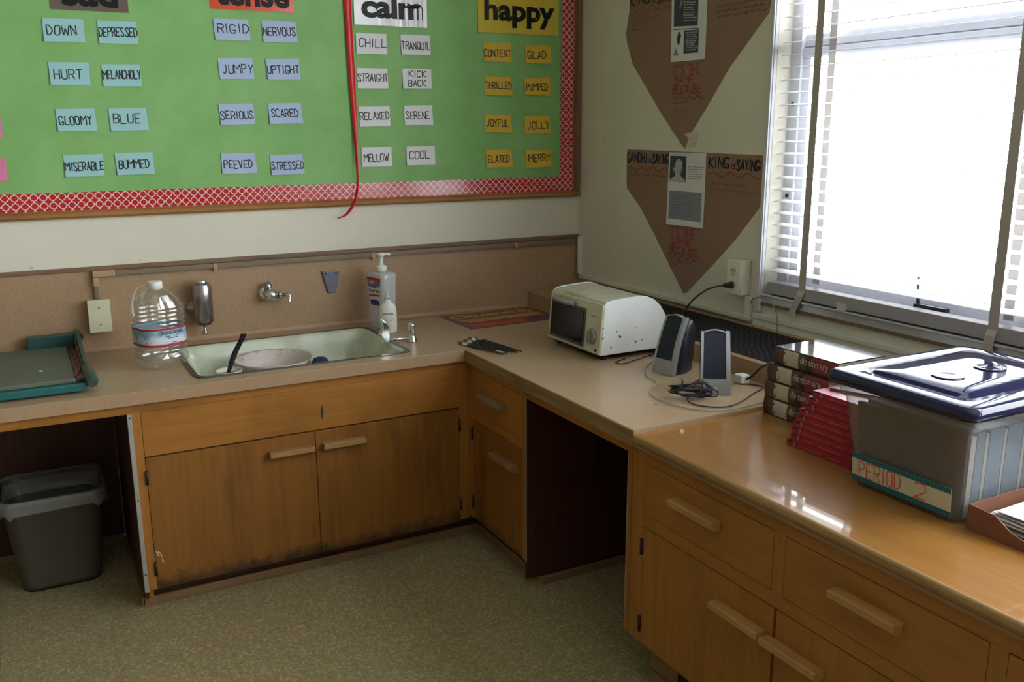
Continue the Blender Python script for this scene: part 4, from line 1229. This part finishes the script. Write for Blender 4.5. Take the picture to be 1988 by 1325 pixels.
lotf = lambda u, v, w=0.: LZ @ Vector((u, -.020 * math.sqrt(max(0, 1 - (u / .0338) ** 2)) - .0006 - w, v))
typed('lettering', 'JERGENS', lotf, -.021, .072, .042, .009, M['letter'], t, 0, .0003)
m = MB(); lines(m, lotf, -.022, .022, .048, .066, 4, .0007, 12); m.build('small_print', M['greyprint'], t)

# ------------------------------------------------------------------ flat poster and brushes
t = thing('flat_poster', 'purple and orange poster reading Citizenship lying flat on the counter corner', 'poster', (-.5, -.18, .747))
cf = quadframe((-.722, -.036, .7474), (-.285, -.026, .7474), (-.272, -.320, .7474), (-.712, -.338, .7474), (0, 0, 1))
def flat(name, pts, m_, w, par=t):
    mb = MB(); mb.prism([cf(u, v, w) for u, v in pts], (0, 0, .0004)); return mb.build(name, m_, par)
flat('sheet', ((0, 0), (1, 0), (1, 1), (0, 1)), plain('poster_purple', (.085, .035, .10), .3), 0)
flat('red_band', ((.04, .90), (.96, .90), (.96, .98), (.12, .98)), plain('poster_red', (.42, .035, .03), .3), .0005)
flat('orange_band', ((.12, .36), (.93, .36), (.96, .58), (.06, .58)), plain('poster_orange', (.50, .20, .045), .3), .0005)
flat('red_band', ((.05, .04), (.62, .04), (.66, .30), (.05, .30)), MC['poster_red'], .0005)
flat('side_band', ((.012, .1), (.045, .1), (.045, .58), (.012, .58)), plain('poster_violet', (.13, .06, .22), .3), .0005)
typed('lettering', 'Citizenship', lambda u, v, w=0.: cf(u, v, w), .05, .58, .90, .31, plain('poster_yellow', (.52, .46, .04), .3), t, .03, .0012)
m = MB(); lines(m, lambda u, v, w=0.: cf(u, v, w + .001), .32, .84, .43, .52, 1, .018, 15); m.build('small_print', plain('poster_pale', (.62, .40, .24), .4), t)
BR = [((-.866, -.543), (-.800, -.782), .0042, 'paintbrush lying nearest the counter edge, tan bristles'), ((-.858, -.527), (-.783, -.772), .0038, 'paintbrush second from the counter edge in the fan of brushes'),
      ((-.838, -.520), (-.772, -.764), .0040, 'paintbrush third from the counter edge in the fan of brushes'), ((-.822, -.500), (-.757, -.772), .0042, 'paintbrush fourth from the counter edge in the fan of brushes'),
      ((-.802, -.495), (-.742, -.778), .0060, 'wide paintbrush with a broad silver ferrule in the fan'), ((-.775, -.492), (-.723, -.776), .0044, 'paintbrush farthest from the counter edge in the fan')]
for i, (a, b, r, l) in enumerate(BR):
    A, B = Vector((*a, .7475 + r + .0012)), Vector((*b, .7475 + .0045))
    d = (B - A).normalized(); L = (B - A).length
    t = thing('paintbrush', l, 'paintbrush', A, 0, 'paintbrushes on the counter')
    MB().lathe(A + d * .026, [(r * .75, 0), (r * 1.0, .003), (r * 1.05, .028)], 12, d).build('ferrule', M['chrome'] if i != 4 else M['white'], t)
    MB().lathe(A, [(r * .25, 0), (r * .8, .008), (r * .95, .02), (r * .72, .0255)], 10, d).build('bristles', plain('tan_bristles', (.22, .10, .035), .8, var=.25), t)
    MB().lathe(A + d * .0545, [(r * .95, 0), (r * 1.12, .02), (r * .95, .07), (r * .5, L - .062), (r * .25, L - .0555)], 12, d).build('handle', M['dark'], t)
m = MB(); m.box(-.0195, .0195, -.0022, .0022, 0, .0022); m.xf(Matrix.Translation((-.803, -.760, .7578)) @ Matrix.Rotation(math.radians(-72), 4, 'Z'))
tag(m.build('white_stick', M['white']), 'short white stick lying across the paintbrush handles', 'stick', None, (-.803, -.76, .757))

# ------------------------------------------------------------------ toaster oven
t = thing('toaster_oven', 'old white toaster oven with stained top and rounded back on the corner counter', 'toaster oven', (-.42, -.85, .747))
TY0, TY1 = -.678, -1.022
prof = [(-.552, .768), (-.536, .944), (-.530, .951), (-.50, .955), (-.40, .9605), (-.37, .9575), (-.335, .943), (-.305, .918), (-.283, .885), (-.2725, .850), (-.272, .825), (-.279, .79), (-.287, .772), (-.30, .768)]
m = MB(); m.prism([(x, TY0 - .008, z) for x, z in prof], (0, TY1 - TY0 + .016, 0)); m.build('shell', M['toaster_top'], t)
for y0, y1 in ((TY1, TY1 + .0078), (TY0 - .0078, TY0)):
    m = MB(); m.prism([(x + (-.003 if i < 3 else .0), y0, z + (.003 if 2 < i < 9 else 0)) for i, (x, z) in enumerate(prof)], (0, y1 - y0, 0), .003); m.build('side_panel', M['toaster_side'], t)
sl = (-.536 + .552) / (.944 - .768)
tf = lambda u, v, w=0.: Vector((-.5525 + v * sl - w, TY0 - u, .768 + v))      # front face, u to the right
def facebox(mb, u0, u1, v0, v1, w0, w1, bev=.003):
    mb.hexa([tf(u0, v0, w0), tf(u1, v0, w0), tf(u1, v1, w0), tf(u0, v1, w0)], [tf(u0, v0, w1), tf(u1, v0, w1), tf(u1, v1, w1), tf(u0, v1, w1)], bev)
m = MB(); facebox(m, .002, .342, .002, .176, .0005, .009, .004); m.build('front_panel', M['toaster_face'], t)
m = MB(); facebox(m, .018, .246, .014, .148, .0095, .0135, .003); dr = m.build('door', plain('grey_door_frame', (.12, .12, .115), .35, .6), t)
m = MB(); facebox(m, .028, .236, .026, .140, .0137, .0152, .002); m.build('door_glass', plain('dark_oven_glass', (.010, .008, .009), .12), dr)
m = MB(); m.tube([tf(.045, .158, .020), tf(.07, .157, .026), tf(.15, .155, .026), tf(.178, .154, .020)], [.008, .010, .010, .008], 12)
m.lathe(tf(.055, .158, .010), [(.006, 0), (.006, .012)], 10, (-1, 0, .09)); m.lathe(tf(.168, .155, .010), [(.006, 0), (.006, .012)], 10, (-1, 0, .09))
m.build('handle', plain('grey_handle', (.32, .33, .32), .4, .3, var=.3, sc=90), dr)
kc = tf(.292, .060, .0095)
m = MB(); m.lathe(kc, [(.027, 0), (.0265, .006), (.022, .010)], 28, (-1, 0, .09))
m.hexa([kc + Vector(p) for p in ((-.010, -.006, -.022), (-.010, .006, -.022), (-.010, .006, .022), (-.010, -.006, .022))], [kc + Vector(p) for p in ((-.020, -.004, -.020), (-.020, .004, -.020), (-.020, .004, .020), (-.020, -.004, .020))], .002)
m.build('knob', plain('grey_knob', (.30, .30, .28), .35, .4, var=.25, sc=120), t)
m = MB(); m.lathe(tf(.322, .016, .0095), [(.0055, 0), (.004, .002)], 14, (-1, 0, .09)); m.build('pilot_light', M['black'], t)
m = MB(); lines(m, lambda u, v, w=0.: tf(.272 + u, .128 + v, .0098), 0, .045, 0, .004, 1, .0018, 4); m.build('small_print', M['greyprint'], t)
m = MB(); m.box(-.545, -.3, TY1 + .03, TY0 - .02, .7595, .7675); m.build('base_tray', M['black'], t)
for x in (-.525, -.315):
    for y in (TY0 - .03, TY1 + .025): MB().lathe((x, y, .7473), [(.010, 0), (.012, .0122)], 14).build('foot', M['black'], t)

# ------------------------------------------------------------------ speakers
silver = plain('silver_plastic', (.40, .41, .44), .3, .6, var=.04)
cloth = plain('speaker_cloth', (.012, .018, .035), .7, bump=.4, bs=1500)
def speaker(x, y, yaw, tilt, h, w, label):
    t = thing('speaker', label, 'speaker', (x, y, .747), yaw, 'computer speakers on the counter')
    T = Matrix.Translation((x, y, .7475)) @ Matrix.Rotation(yaw, 4, 'Z')
    ct, st = math.cos(tilt), math.sin(tilt)
    def F(u, v, d=0.):                       # u across, v up the sloping face, d towards the listener
        bow = .008 * math.sin(PI * v / h)
        q = d + bow
        return Vector((u * (1 - .06 * v / h), v * st - q * ct, v * ct + max(0, q) * st * .4 + .0003))
    def shell(u0, u1, v0, v1, d0, d1, top=0., n=10):
        m = MB()
        rr = []
        for i in range(n + 1):
            v = v0 + (v1 - v0) * i / n
            rr.append([F(u0, v, d0), F(u1, v, d0), F(u1, v, d1), F(u0, v, d1)])
        m.rings(rr, smooth=False)
        return m
    hw = w / 2
    shell(-hw, -hw + .008, 0, h, -.012, .004).xf(T).build('side_trim', silver, t)
    shell(hw - .013, hw, 0, h + .002, -.012, .005).xf(T).build('side_trim', silver, t)
    shell(-hw + .0082, hw - .0132, 0, h * .25, -.012, .0035).xf(T).build('control_panel', silver, t)
    shell(-hw + .0082, hw - .0132, h * .25 + .0005, h * .985, -.012, .003).xf(T).build('grille_cloth', cloth, t)
    m = MB()
    arc = [[F(-hw + .009 + (w - .0225) * i / 8, h * .986 + .007 * math.sin(PI * i / 8), d) for i in range(9)] for d in (-.012, .004)]
    top = [[F(-hw + .009 + (w - .0225) * i / 8, h * .9865 + .0022 + .007 * math.sin(PI * i / 8), d) for i in range(9)] for d in (-.012, .004)]
    m.rings([arc[0] + top[0][::-1], arc[1] + top[1][::-1]], smooth=False); m.xf(T).build('top_trim', silver, t)
    m = MB()
    n = 12; rr = []
    for i in range(n + 1):
        v = h * .96 * i / n
        dep = .085 * math.sqrt(max(0.02, 1 - (v / h) ** 2.4)) + .012
        k = hw * .93
        p = [F(-k, v, -.0125), F(k, v, -.0125)]
        q = [Vector((k * .55, p[0].y + dep, p[0].z * .98)), Vector((0, p[0].y + dep * 1.08, p[0].z * .98)), Vector((-k * .55, p[0].y + dep, p[0].z * .98))]
        s_ = [Vector((k, p[1].y + dep * .5, p[1].z))]; s2 = [Vector((-k, p[0].y + dep * .5, p[0].z))]
        rr.append([p[0], p[1]] + s_ + q + s2)
    m.rings(rr); m.xf(T).build('cabinet', M['dark'], t)
    m = MB(); c0 = F(.0, h * .09, .0036 + .0005); m.lathe(c0, [(.006, 0), (.005, .0015)], 14, (0, -ct, st)); m.xf(T).build('button', silver, t)
speaker(-.462, -1.247, -1.42, .30, .190, .092, 'silver and black speaker turned away, standing right beside the toaster oven')
speaker(-.473, -1.515, -.62, .38, .190, .090, 'silver and black speaker facing the room, standing by the cable tangle')
# cables on the counter
pts = []
r2 = random.Random(5)
for i in range(46):
    a = i * 1.25 + r2.uniform(-.3, .3)
    k = 1. - .25 * r2.random()
    pts.append(Vector((-.545 + .066 * k * math.cos(a) + r2.uniform(-.012, .012), -1.485 + .060 * k * math.sin(a) + r2.uniform(-.012, .012), .7505 + .0105 * (i % 5) * r2.random() + .0009 * i * .55)))
for p in pts:
    q = p - Vector((-.473, -1.515, 0)); a = q.x * -.581 + q.y * -.814
    if a < .045: p.x += (.045 - a) * -.581; p.y += (.045 - a) * -.814
    p.z += .0012
pts = [Vector(p) for p in ((-.462, -1.345, .752), (-.478, -1.37, .7505), (-.50, -1.40, .7505))] + pts + [Vector(p) for p in ((-.585, -1.53, .760), (-.600, -1.56, .751), (-.575, -1.61, .7503), (-.525, -1.632, .7503), (-.45, -1.61, .7503), (-.37, -1.568, .7503), (-.315, -1.545, .7503), (-.295, -1.525, .7503), (-.31, -1.49, .7503), (-.335, -1.47, .7503))]
m = MB(); m.tube(spline(pts, 5), .0019, 6); tag(m.build('speaker_cable', M['dark']), 'tangled thin black speaker cable lying before the two speakers', 'cable', None, (-.545, -1.455, .749))
m = MB(); m.tube(spline([(-.31, -.99, .752), (-.35, -1.04, .7506), (-.36, -1.09, .7506), (-.40, -1.11, .7506), (-.47, -1.165, .7506), (-.535, -1.26, .7506), (-.552, -1.33, .7506), (-.640, -1.42, .7506), (-.655, -1.52, .7506), (-.625, -1.61, .7506), (-.55, -1.658, .7506), (-.46, -1.655, .7506), (-.40, -1.648, .7506)], 6), .0017, 6)
tag(m.build('audio_cable', plain('ivory_cable', (.42, .38, .30), .5)), 'thin ivory cable running from behind the toaster oven past the speakers', 'cable', None, (-.47, -1.2, .7484))
m = MB(); m.tube(spline([(-.325, -1.02, .7515), (-.40, -1.05, .7503), (-.497, -1.085, .7503), (-.518, -1.075, .7503), (-.512, -1.055, .7503), (-.46, -1.035, .7515)], 6), .0018, 6)
tag(m.build('loose_cable', M['black']), 'short black cable loop on the counter beside the toaster oven', 'cable', None, (-.45, -1.06, .7485))
m = MB(); m.box(-.330, -.295, -1.470, -1.435, .7475, .775, .004); tag(m.build('power_adapter', M['white']), 'small white power adapter on the counter behind the speaker', 'adapter', None, (-.31, -1.45, .7475))
m = MB(); m.tube(spline([(-.312, -1.4705, .762), (-.30, -1.485, .775), (-.285, -1.50, .800), (-.262, -1.515, .816), (-.22, -1.53, .8225), (-.16, -1.55, .832), (-.10, -1.56, .8415)], 6), .0034, 8); tag(m.build('adapter_cord', M['dark']), 'thick dark cord rising from the white adapter onto the heater ledge', 'cord', None, (-.31, -1.47, .76))

# ------------------------------------------------------------------ books
WTOP = .7362
maroon = plain('maroon_cover', (.085, .020, .022), .10)
brown = plain('brown_cover', (.085, .055, .035), .25)
darkb = plain('dark_brown_cover', (.032, .018, .018), .08)
wine = plain('wine_cover', (.20, .022, .035), .22)
parch = plain('parchment_panel', (.52, .46, .36), .4)
pagesm = plain('book_pages', (.58, .55, .47), .8)
DN = ['lowest dictionary of the four-high stack on the wooden top', 'second dictionary from the bottom of the stack', 'third dictionary from the bottom of the stack', 'topmost dictionary of the stack, its cover shining in window light']
for i, (x, y) in enumerate(((-.447, -1.690), (-.446, -1.690), (-.444, -1.695), (-.436, -1.709))):
    z = WTOP + i * .0493 + .0003
    th, Ln, Wd = .0488, .222, .175
    if i == 3: Ln = .226
    t = thing('dictionary', DN[i], 'book', (x, y, z), 0, 'dictionaries stacked on the wooden top')
    m = MB()
    m.box(x + .002, x + Wd, y - Ln, y, z, z + .0028, .0006); m.box(x + .002, x + Wd, y - Ln, y, z + th - .0028, z + th, .0006)
    m.build('cover', darkb, t)
    f = lambda u, v, w=0., x=x, y=y, z=z, th=th: Vector((x + .004 * (2 * v / th - 1) ** 2 - w, y - u, z + v))
    m = MB(); g = [[f(Ln * i_ / 4, th * j / 8) for i_ in range(5)] for j in range(9)]
    g2 = [[p + Vector((.0025, 0, 0)) for p in r_] for r_ in g]
    m.rings([[*a_] for a_ in g], False, False, False); m.build('spine', darkb, t)
    MB().box(x + .006, x + Wd - .004, y - Ln + .004, y - .004, z + .0030, z + th - .0030).build('pages', pagesm, t)
    def sp(name, u0, u1, mt, w=.0004):
        mb = MB(); mb.rings([[f(u, th * j / 8, w) for u in (u0, u1)] for j in range(9)], False, False, False); return mb.build(name, mt, t)
    sp('spine_end', 0, .018, maroon); sp('spine_band', .0181, .052, brown); sp('spine_panel', .036, .090, parch, .0006); sp('spine_band', .0901, .118, brown); sp('spine_colour', .138, Ln, wine)
    m = MB(); m.face([f(.036 + .0115 * math.cos(2 * PI * k / 20), th * .45 + th * .36 * math.sin(2 * PI * k / 20), .0009) for k in range(20)]); m.build('spine_scallop', brown, t)
    typed('lettering', 'dic\u00b7tion\u00b7ary', f, .097, th * .30, .098, th * .50, plain('title_white', (.60, .56, .52), .4), t, 0, .0010)
    m = MB()
    for k, u in enumerate((.056, .066, .076, .083)): m.face([f(a, b, .0009) for a, b in ((u, th * .2), (u + .0022, th * .2), (u + .0022, th * (.75 - .08 * (k % 2))), (u, th * (.75 - .08 * (k % 2))))])
    m.build('small_print', plain('spine_print', (.20, .17, .14), .5), t)
redc = plain('red_workbook_cover', (.36, .018, .040), .3)
RN = ['lowest', 'second lowest', 'third lowest', 'fourth lowest', 'middle', 'fourth from top', 'third from top', 'second from top', 'topmost']
for i in range(9):
    z = WTOP + .0003 + i * .0167
    y = (-1.922, -1.930, -1.930, -1.931, -1.936, -1.942, -1.955, -1.958, -1.966)[i]
    x = (-.585, -.581, -.578, -.575, -.573, -.569, -.563, -.558, -.552)[i]
    th = .0164; y1 = -2.128
    t = thing('workbook', RN[i] + ' red workbook in the stack between dictionaries and plastic bin', 'book', (x, y, z), 0, 'red workbooks stacked beside the bin')
    m = MB()
    m.box(x, x + .20, y1, y, z, z + .0014); m.box(x, x + .20, y1, y, z + th - .0014, z + th); m.box(x, x + .0016, y1, y, z + .0015, z + th - .0015)
    m.build('cover', redc, t)
    MB().box(x + .003, x + .197, y1 + .003, y - .002, z + .0017, z + th - .0017).build('pages', pagesm, t)
    f = lambda u, v, w=0., x=x, y=y, z=z: Vector((x - w - .0002, y - u, z + v))
    m = MB(); m.box(x - .0004, x - .0001, y - .034, y - .005, z + th - .0055, z + th - .0005); m.build('spine_band', plain('navy_band', (.02, .02, .06), .4), t)
    hand('lettering', '7', f, .022, .0035, .008, .0105, .0018, plain('title_pale', (.66, .45, .45), .4), t)
    m = MB(); lines(m, f, .038, y - y1 - .012, .0055, .0095, 1, .0011, 70 + i); m.build('small_print', plain('spine_pink', (.50, .14, .16), .4), t)
ztop = WTOP + .0003 + 9 * .0167
m = MB(); m.prism([(-.515, -1.985, ztop), (-.47, -2.10, ztop), (-.40, -2.09, ztop), (-.40, -1.99, ztop)], (0, 0, .006)); tag(m.build('notebook', plain('grey_notebook', (.10, .11, .13), .4)), 'dark grey notebook lying on the red workbooks', 'notebook', None, (-.5, -2.04, ztop))

# ------------------------------------------------------------------ plastic file bin
t = thing('file_bin', 'clear plastic file bin with shiny navy lid and a PERIOD 2 label', 'storage bin', (-.45, -2.31, .7362))
BZ = .7366
def binsec(k, z, e=0.):
    # footprint grows from bottom (k=0) to the rim (k=1)
    x0, x1 = -.640 - .022 * k, -.296 + .066 * k
    y0, y1 = -2.456 - .012 * k, -2.182 + .042 * k
    return rrect(x0 - e, x1 + e, y0 - e, y1 + e, .028, z, 6)
m = MB(); m.rings([binsec(0, BZ), binsec(.1, BZ + .025), binsec(.86, BZ + .200), binsec(.9, BZ + .205, .007), binsec(1, BZ + .232, .008), binsec(1, BZ + .236, .008)], True, False); m.build('tub', M['binplastic'], t)
navy = plain('navy_lid_plastic', (.012, .014, .055), .07, var=.02)
m = MB()
m.rings([binsec(1, BZ + .2365, .020), binsec(1, BZ + .233, .023), binsec(1, BZ + .243, .025), binsec(1, BZ + .256, .022), binsec(1, BZ + .2605, .014), binsec(1, BZ + .2605, -.030), binsec(1, BZ + .2565, -.034), binsec(1, BZ + .2565, -.038), binsec(1, BZ + .2635, -.043), binsec(1, BZ + .2645, -.10)], True, True)
m.build('lid', navy, t)
for (x0, x1) in ((-.575, -.47), (-.43, -.33)):
    m = MB(); m.lathe(((x0 + x1) / 2, -2.31, BZ + .2650), [(.034, 0), (.034, .001), (.028, .0028), (.024, .001), (.0, .001)], 30, cap1=False)
    m.build('lid_emboss', navy, t)
lf = lambda u, v, w=0.: Vector((-.6435 - .022 * (v + .012) / .236 - w - .001, -2.186 - u, BZ + .012 + v))
def lq(name, u0, u1, v0, v1, mt, w):
    mb = MB(); mb.hexa([lf(u0, v0, w), lf(u1, v0, w), lf(u1, v1, w), lf(u0, v1, w)], [lf(u0, v0, w + .0005), lf(u1, v0, w + .0005), lf(u1, v1, w + .0005), lf(u0, v1, w + .0005)]); return mb.build(name, mt, t)
lq('label', .0, .252, .0, .064, plain('label_cream', (.66, .62, .47), .6, spec=.2), 0)
def stripes():
    tt = NT('teal_diagonal_stripes')
    s = tt.n('SeparateXYZ'); tc = tt.n('TexCoord'); tt.l(tc.outputs['Object'], s.inputs[0])
    k = tt.math('FRACT', tt.math('MULTIPLY', tt.math('ADD', s.outputs[1], s.outputs[2]), 190.))
    return tt.set(tt.mix(tt.math('LESS_THAN', k, .55), (.03, .23, .28), (.012, .07, .10)), .5)
st_ = stripes()
lq('label_border', .0, .252, .052, .064, st_, .0008); lq('label_border', .0, .252, .0, .012, st_, .0008)
m = MB()
hand('', 'PERIOD', lf, .020, .0145, .110, .036, .0026, None, None, m); hand('', '2', lf, .166, .0145, .026, .036, .0026, None, None, m)
for a in m.b.verts: a.co.x -= .001
m.build('lettering', M['redorange'], t)
# folders standing inside the bin
FC = [((.042, .047, .056), 'dark grey folder standing at the front of the bin'), ((.52, .47, .37), None), ((.13, .21, .28), None), ((.52, .47, .37), None), ((.13, .21, .28), None), ((.50, .46, .38), None), ((.15, .22, .28), None), ((.52, .47, .37), None), ((.13, .20, .27), None)]
x = -.628
for i, (c, l) in enumerate(FC):
    th = (.010, .016, .024, .010, .044, .008, .050, .010, .030)[i]
    pale = c[0] > .3
    l = l or ('cream folder standing inside the plastic bin' if pale else 'blue-grey folder standing inside the plastic bin')
    ztp = BZ + .190 - (.006 if pale else 0)
    m = MB()
    m.hexa([(x, -2.444, BZ + .004), (x + th, -2.444, BZ + .004), (x + th, -2.196, BZ + .004), (x, -2.196, BZ + .004)],
           [(x - .008, -2.450, ztp), (x - .008 + th, -2.450, ztp), (x - .008 + th, -2.176, ztp), (x - .008, -2.176, ztp)])
    tag(m.build('file_folder', plain('folder_%d' % int(c[0] * 1000), c, .7)), l, 'folder', ('cream folders in the bin' if pale else 'blue-grey folders in the bin') if i else None, (x, -2.32, BZ))
    x += th + .003

# ------------------------------------------------------------------ letter tray with papers
t = thing('letter_tray', 'reddish-brown cardboard tray of papers beside the plastic bin', 'tray', (-.5, -2.6, .7362))
card_ = plain('brown_cardboard', (.22, .085, .045), .7)
TZ = .7366
m = MB(); m.box(-.634, -.33, -2.74, -2.4735, TZ, TZ + .004); m.build('bottom', card_, t)
m = MB(); m.prism([(-.6345, -2.469, TZ), (-.6345, -2.469, TZ + .053), (-.6345, -2.527, TZ + .049), (-.6345, -2.538, TZ + .042), (-.6345, -2.560, TZ + .028), (-.6345, -2.590, TZ + .020), (-.6345, -2.74, TZ + .020), (-.6345, -2.74, TZ)], (-.003, 0, 0)); m.build('front_wall', card_, t)
MB().box(-.634, -.33, -2.4725, -2.4695, TZ, TZ + .053).build('side_wall', card_, t)
MB().box(-.3295, -.3265, -2.74, -2.4695, TZ, TZ + .053).build('rear_wall', card_, t)
for i in range(8):
    a = R.uniform(-.05, .05); L = .108
    m = MB(); m.box(-.135, .135, -L, L, 0, .0012)
    z = TZ + .0045 + i * .0062
    cx = -.478 + R.uniform(-.006, .006); cy = -2.608 + R.uniform(-.008, .006)
    for v in m.b.verts: v.co.z += .0035 * math.sin(v.co.x * 30 + i) * (v.co.x / .14) * .3
    m.xf(Matrix.Translation((cx, cy, z)) @ Matrix.Rotation(a, 4, 'Z'))
    # a bundle of sheets under each visible sheet
    tag(m.build('paper_sheet', M['print']), 'white paper sheet in the brown cardboard tray', 'paper', 'paper sheets in the tray', (cx, cy, z))

# ------------------------------------------------------------------ waste bin
t = thing('waste_bin', 'grey-brown plastic wastebasket with a clear liner under the counter', 'waste bin', (-2.25, -.17, 0))
def can(k, z, e=0.):
    return rrect(-2.372 - .036 * k - e, -2.128 + .036 * k + e, -.285 - .022 * k - e, -.055 + .026 * k + e, .05, z, 6)
m = MB(); m.rings([can(.0, .004), can(.05, .001), can(.1, .02), can(.95, .315), can(1, .320, .006), can(1, .334, .006), can(1, .335, .0)], True, False)
m.rings([can(.0, .012, -.004), can(.97, .33, -.003)], True, False)
m.build('body', plain('taupe_bin_plastic', (.075, .069, .052), .45), t)
m = MB()
a = [can(1, .30 + .012, .0105), can(1, .337, .0095), can(1, .3395, .002), can(.8, .27, -.012)]
b0 = can(1, .288, .0115)
for i, p in enumerate(b0): p.z += .010 * math.sin(i * 1.9)
for r_ in [b0] + a:
    for i, p in enumerate(r_): p += Vector((R.uniform(-1, 1), R.uniform(-1, 1), 0)) * .0018
m.rings([b0] + a, False, False); m.build('liner', M['liner'], t)
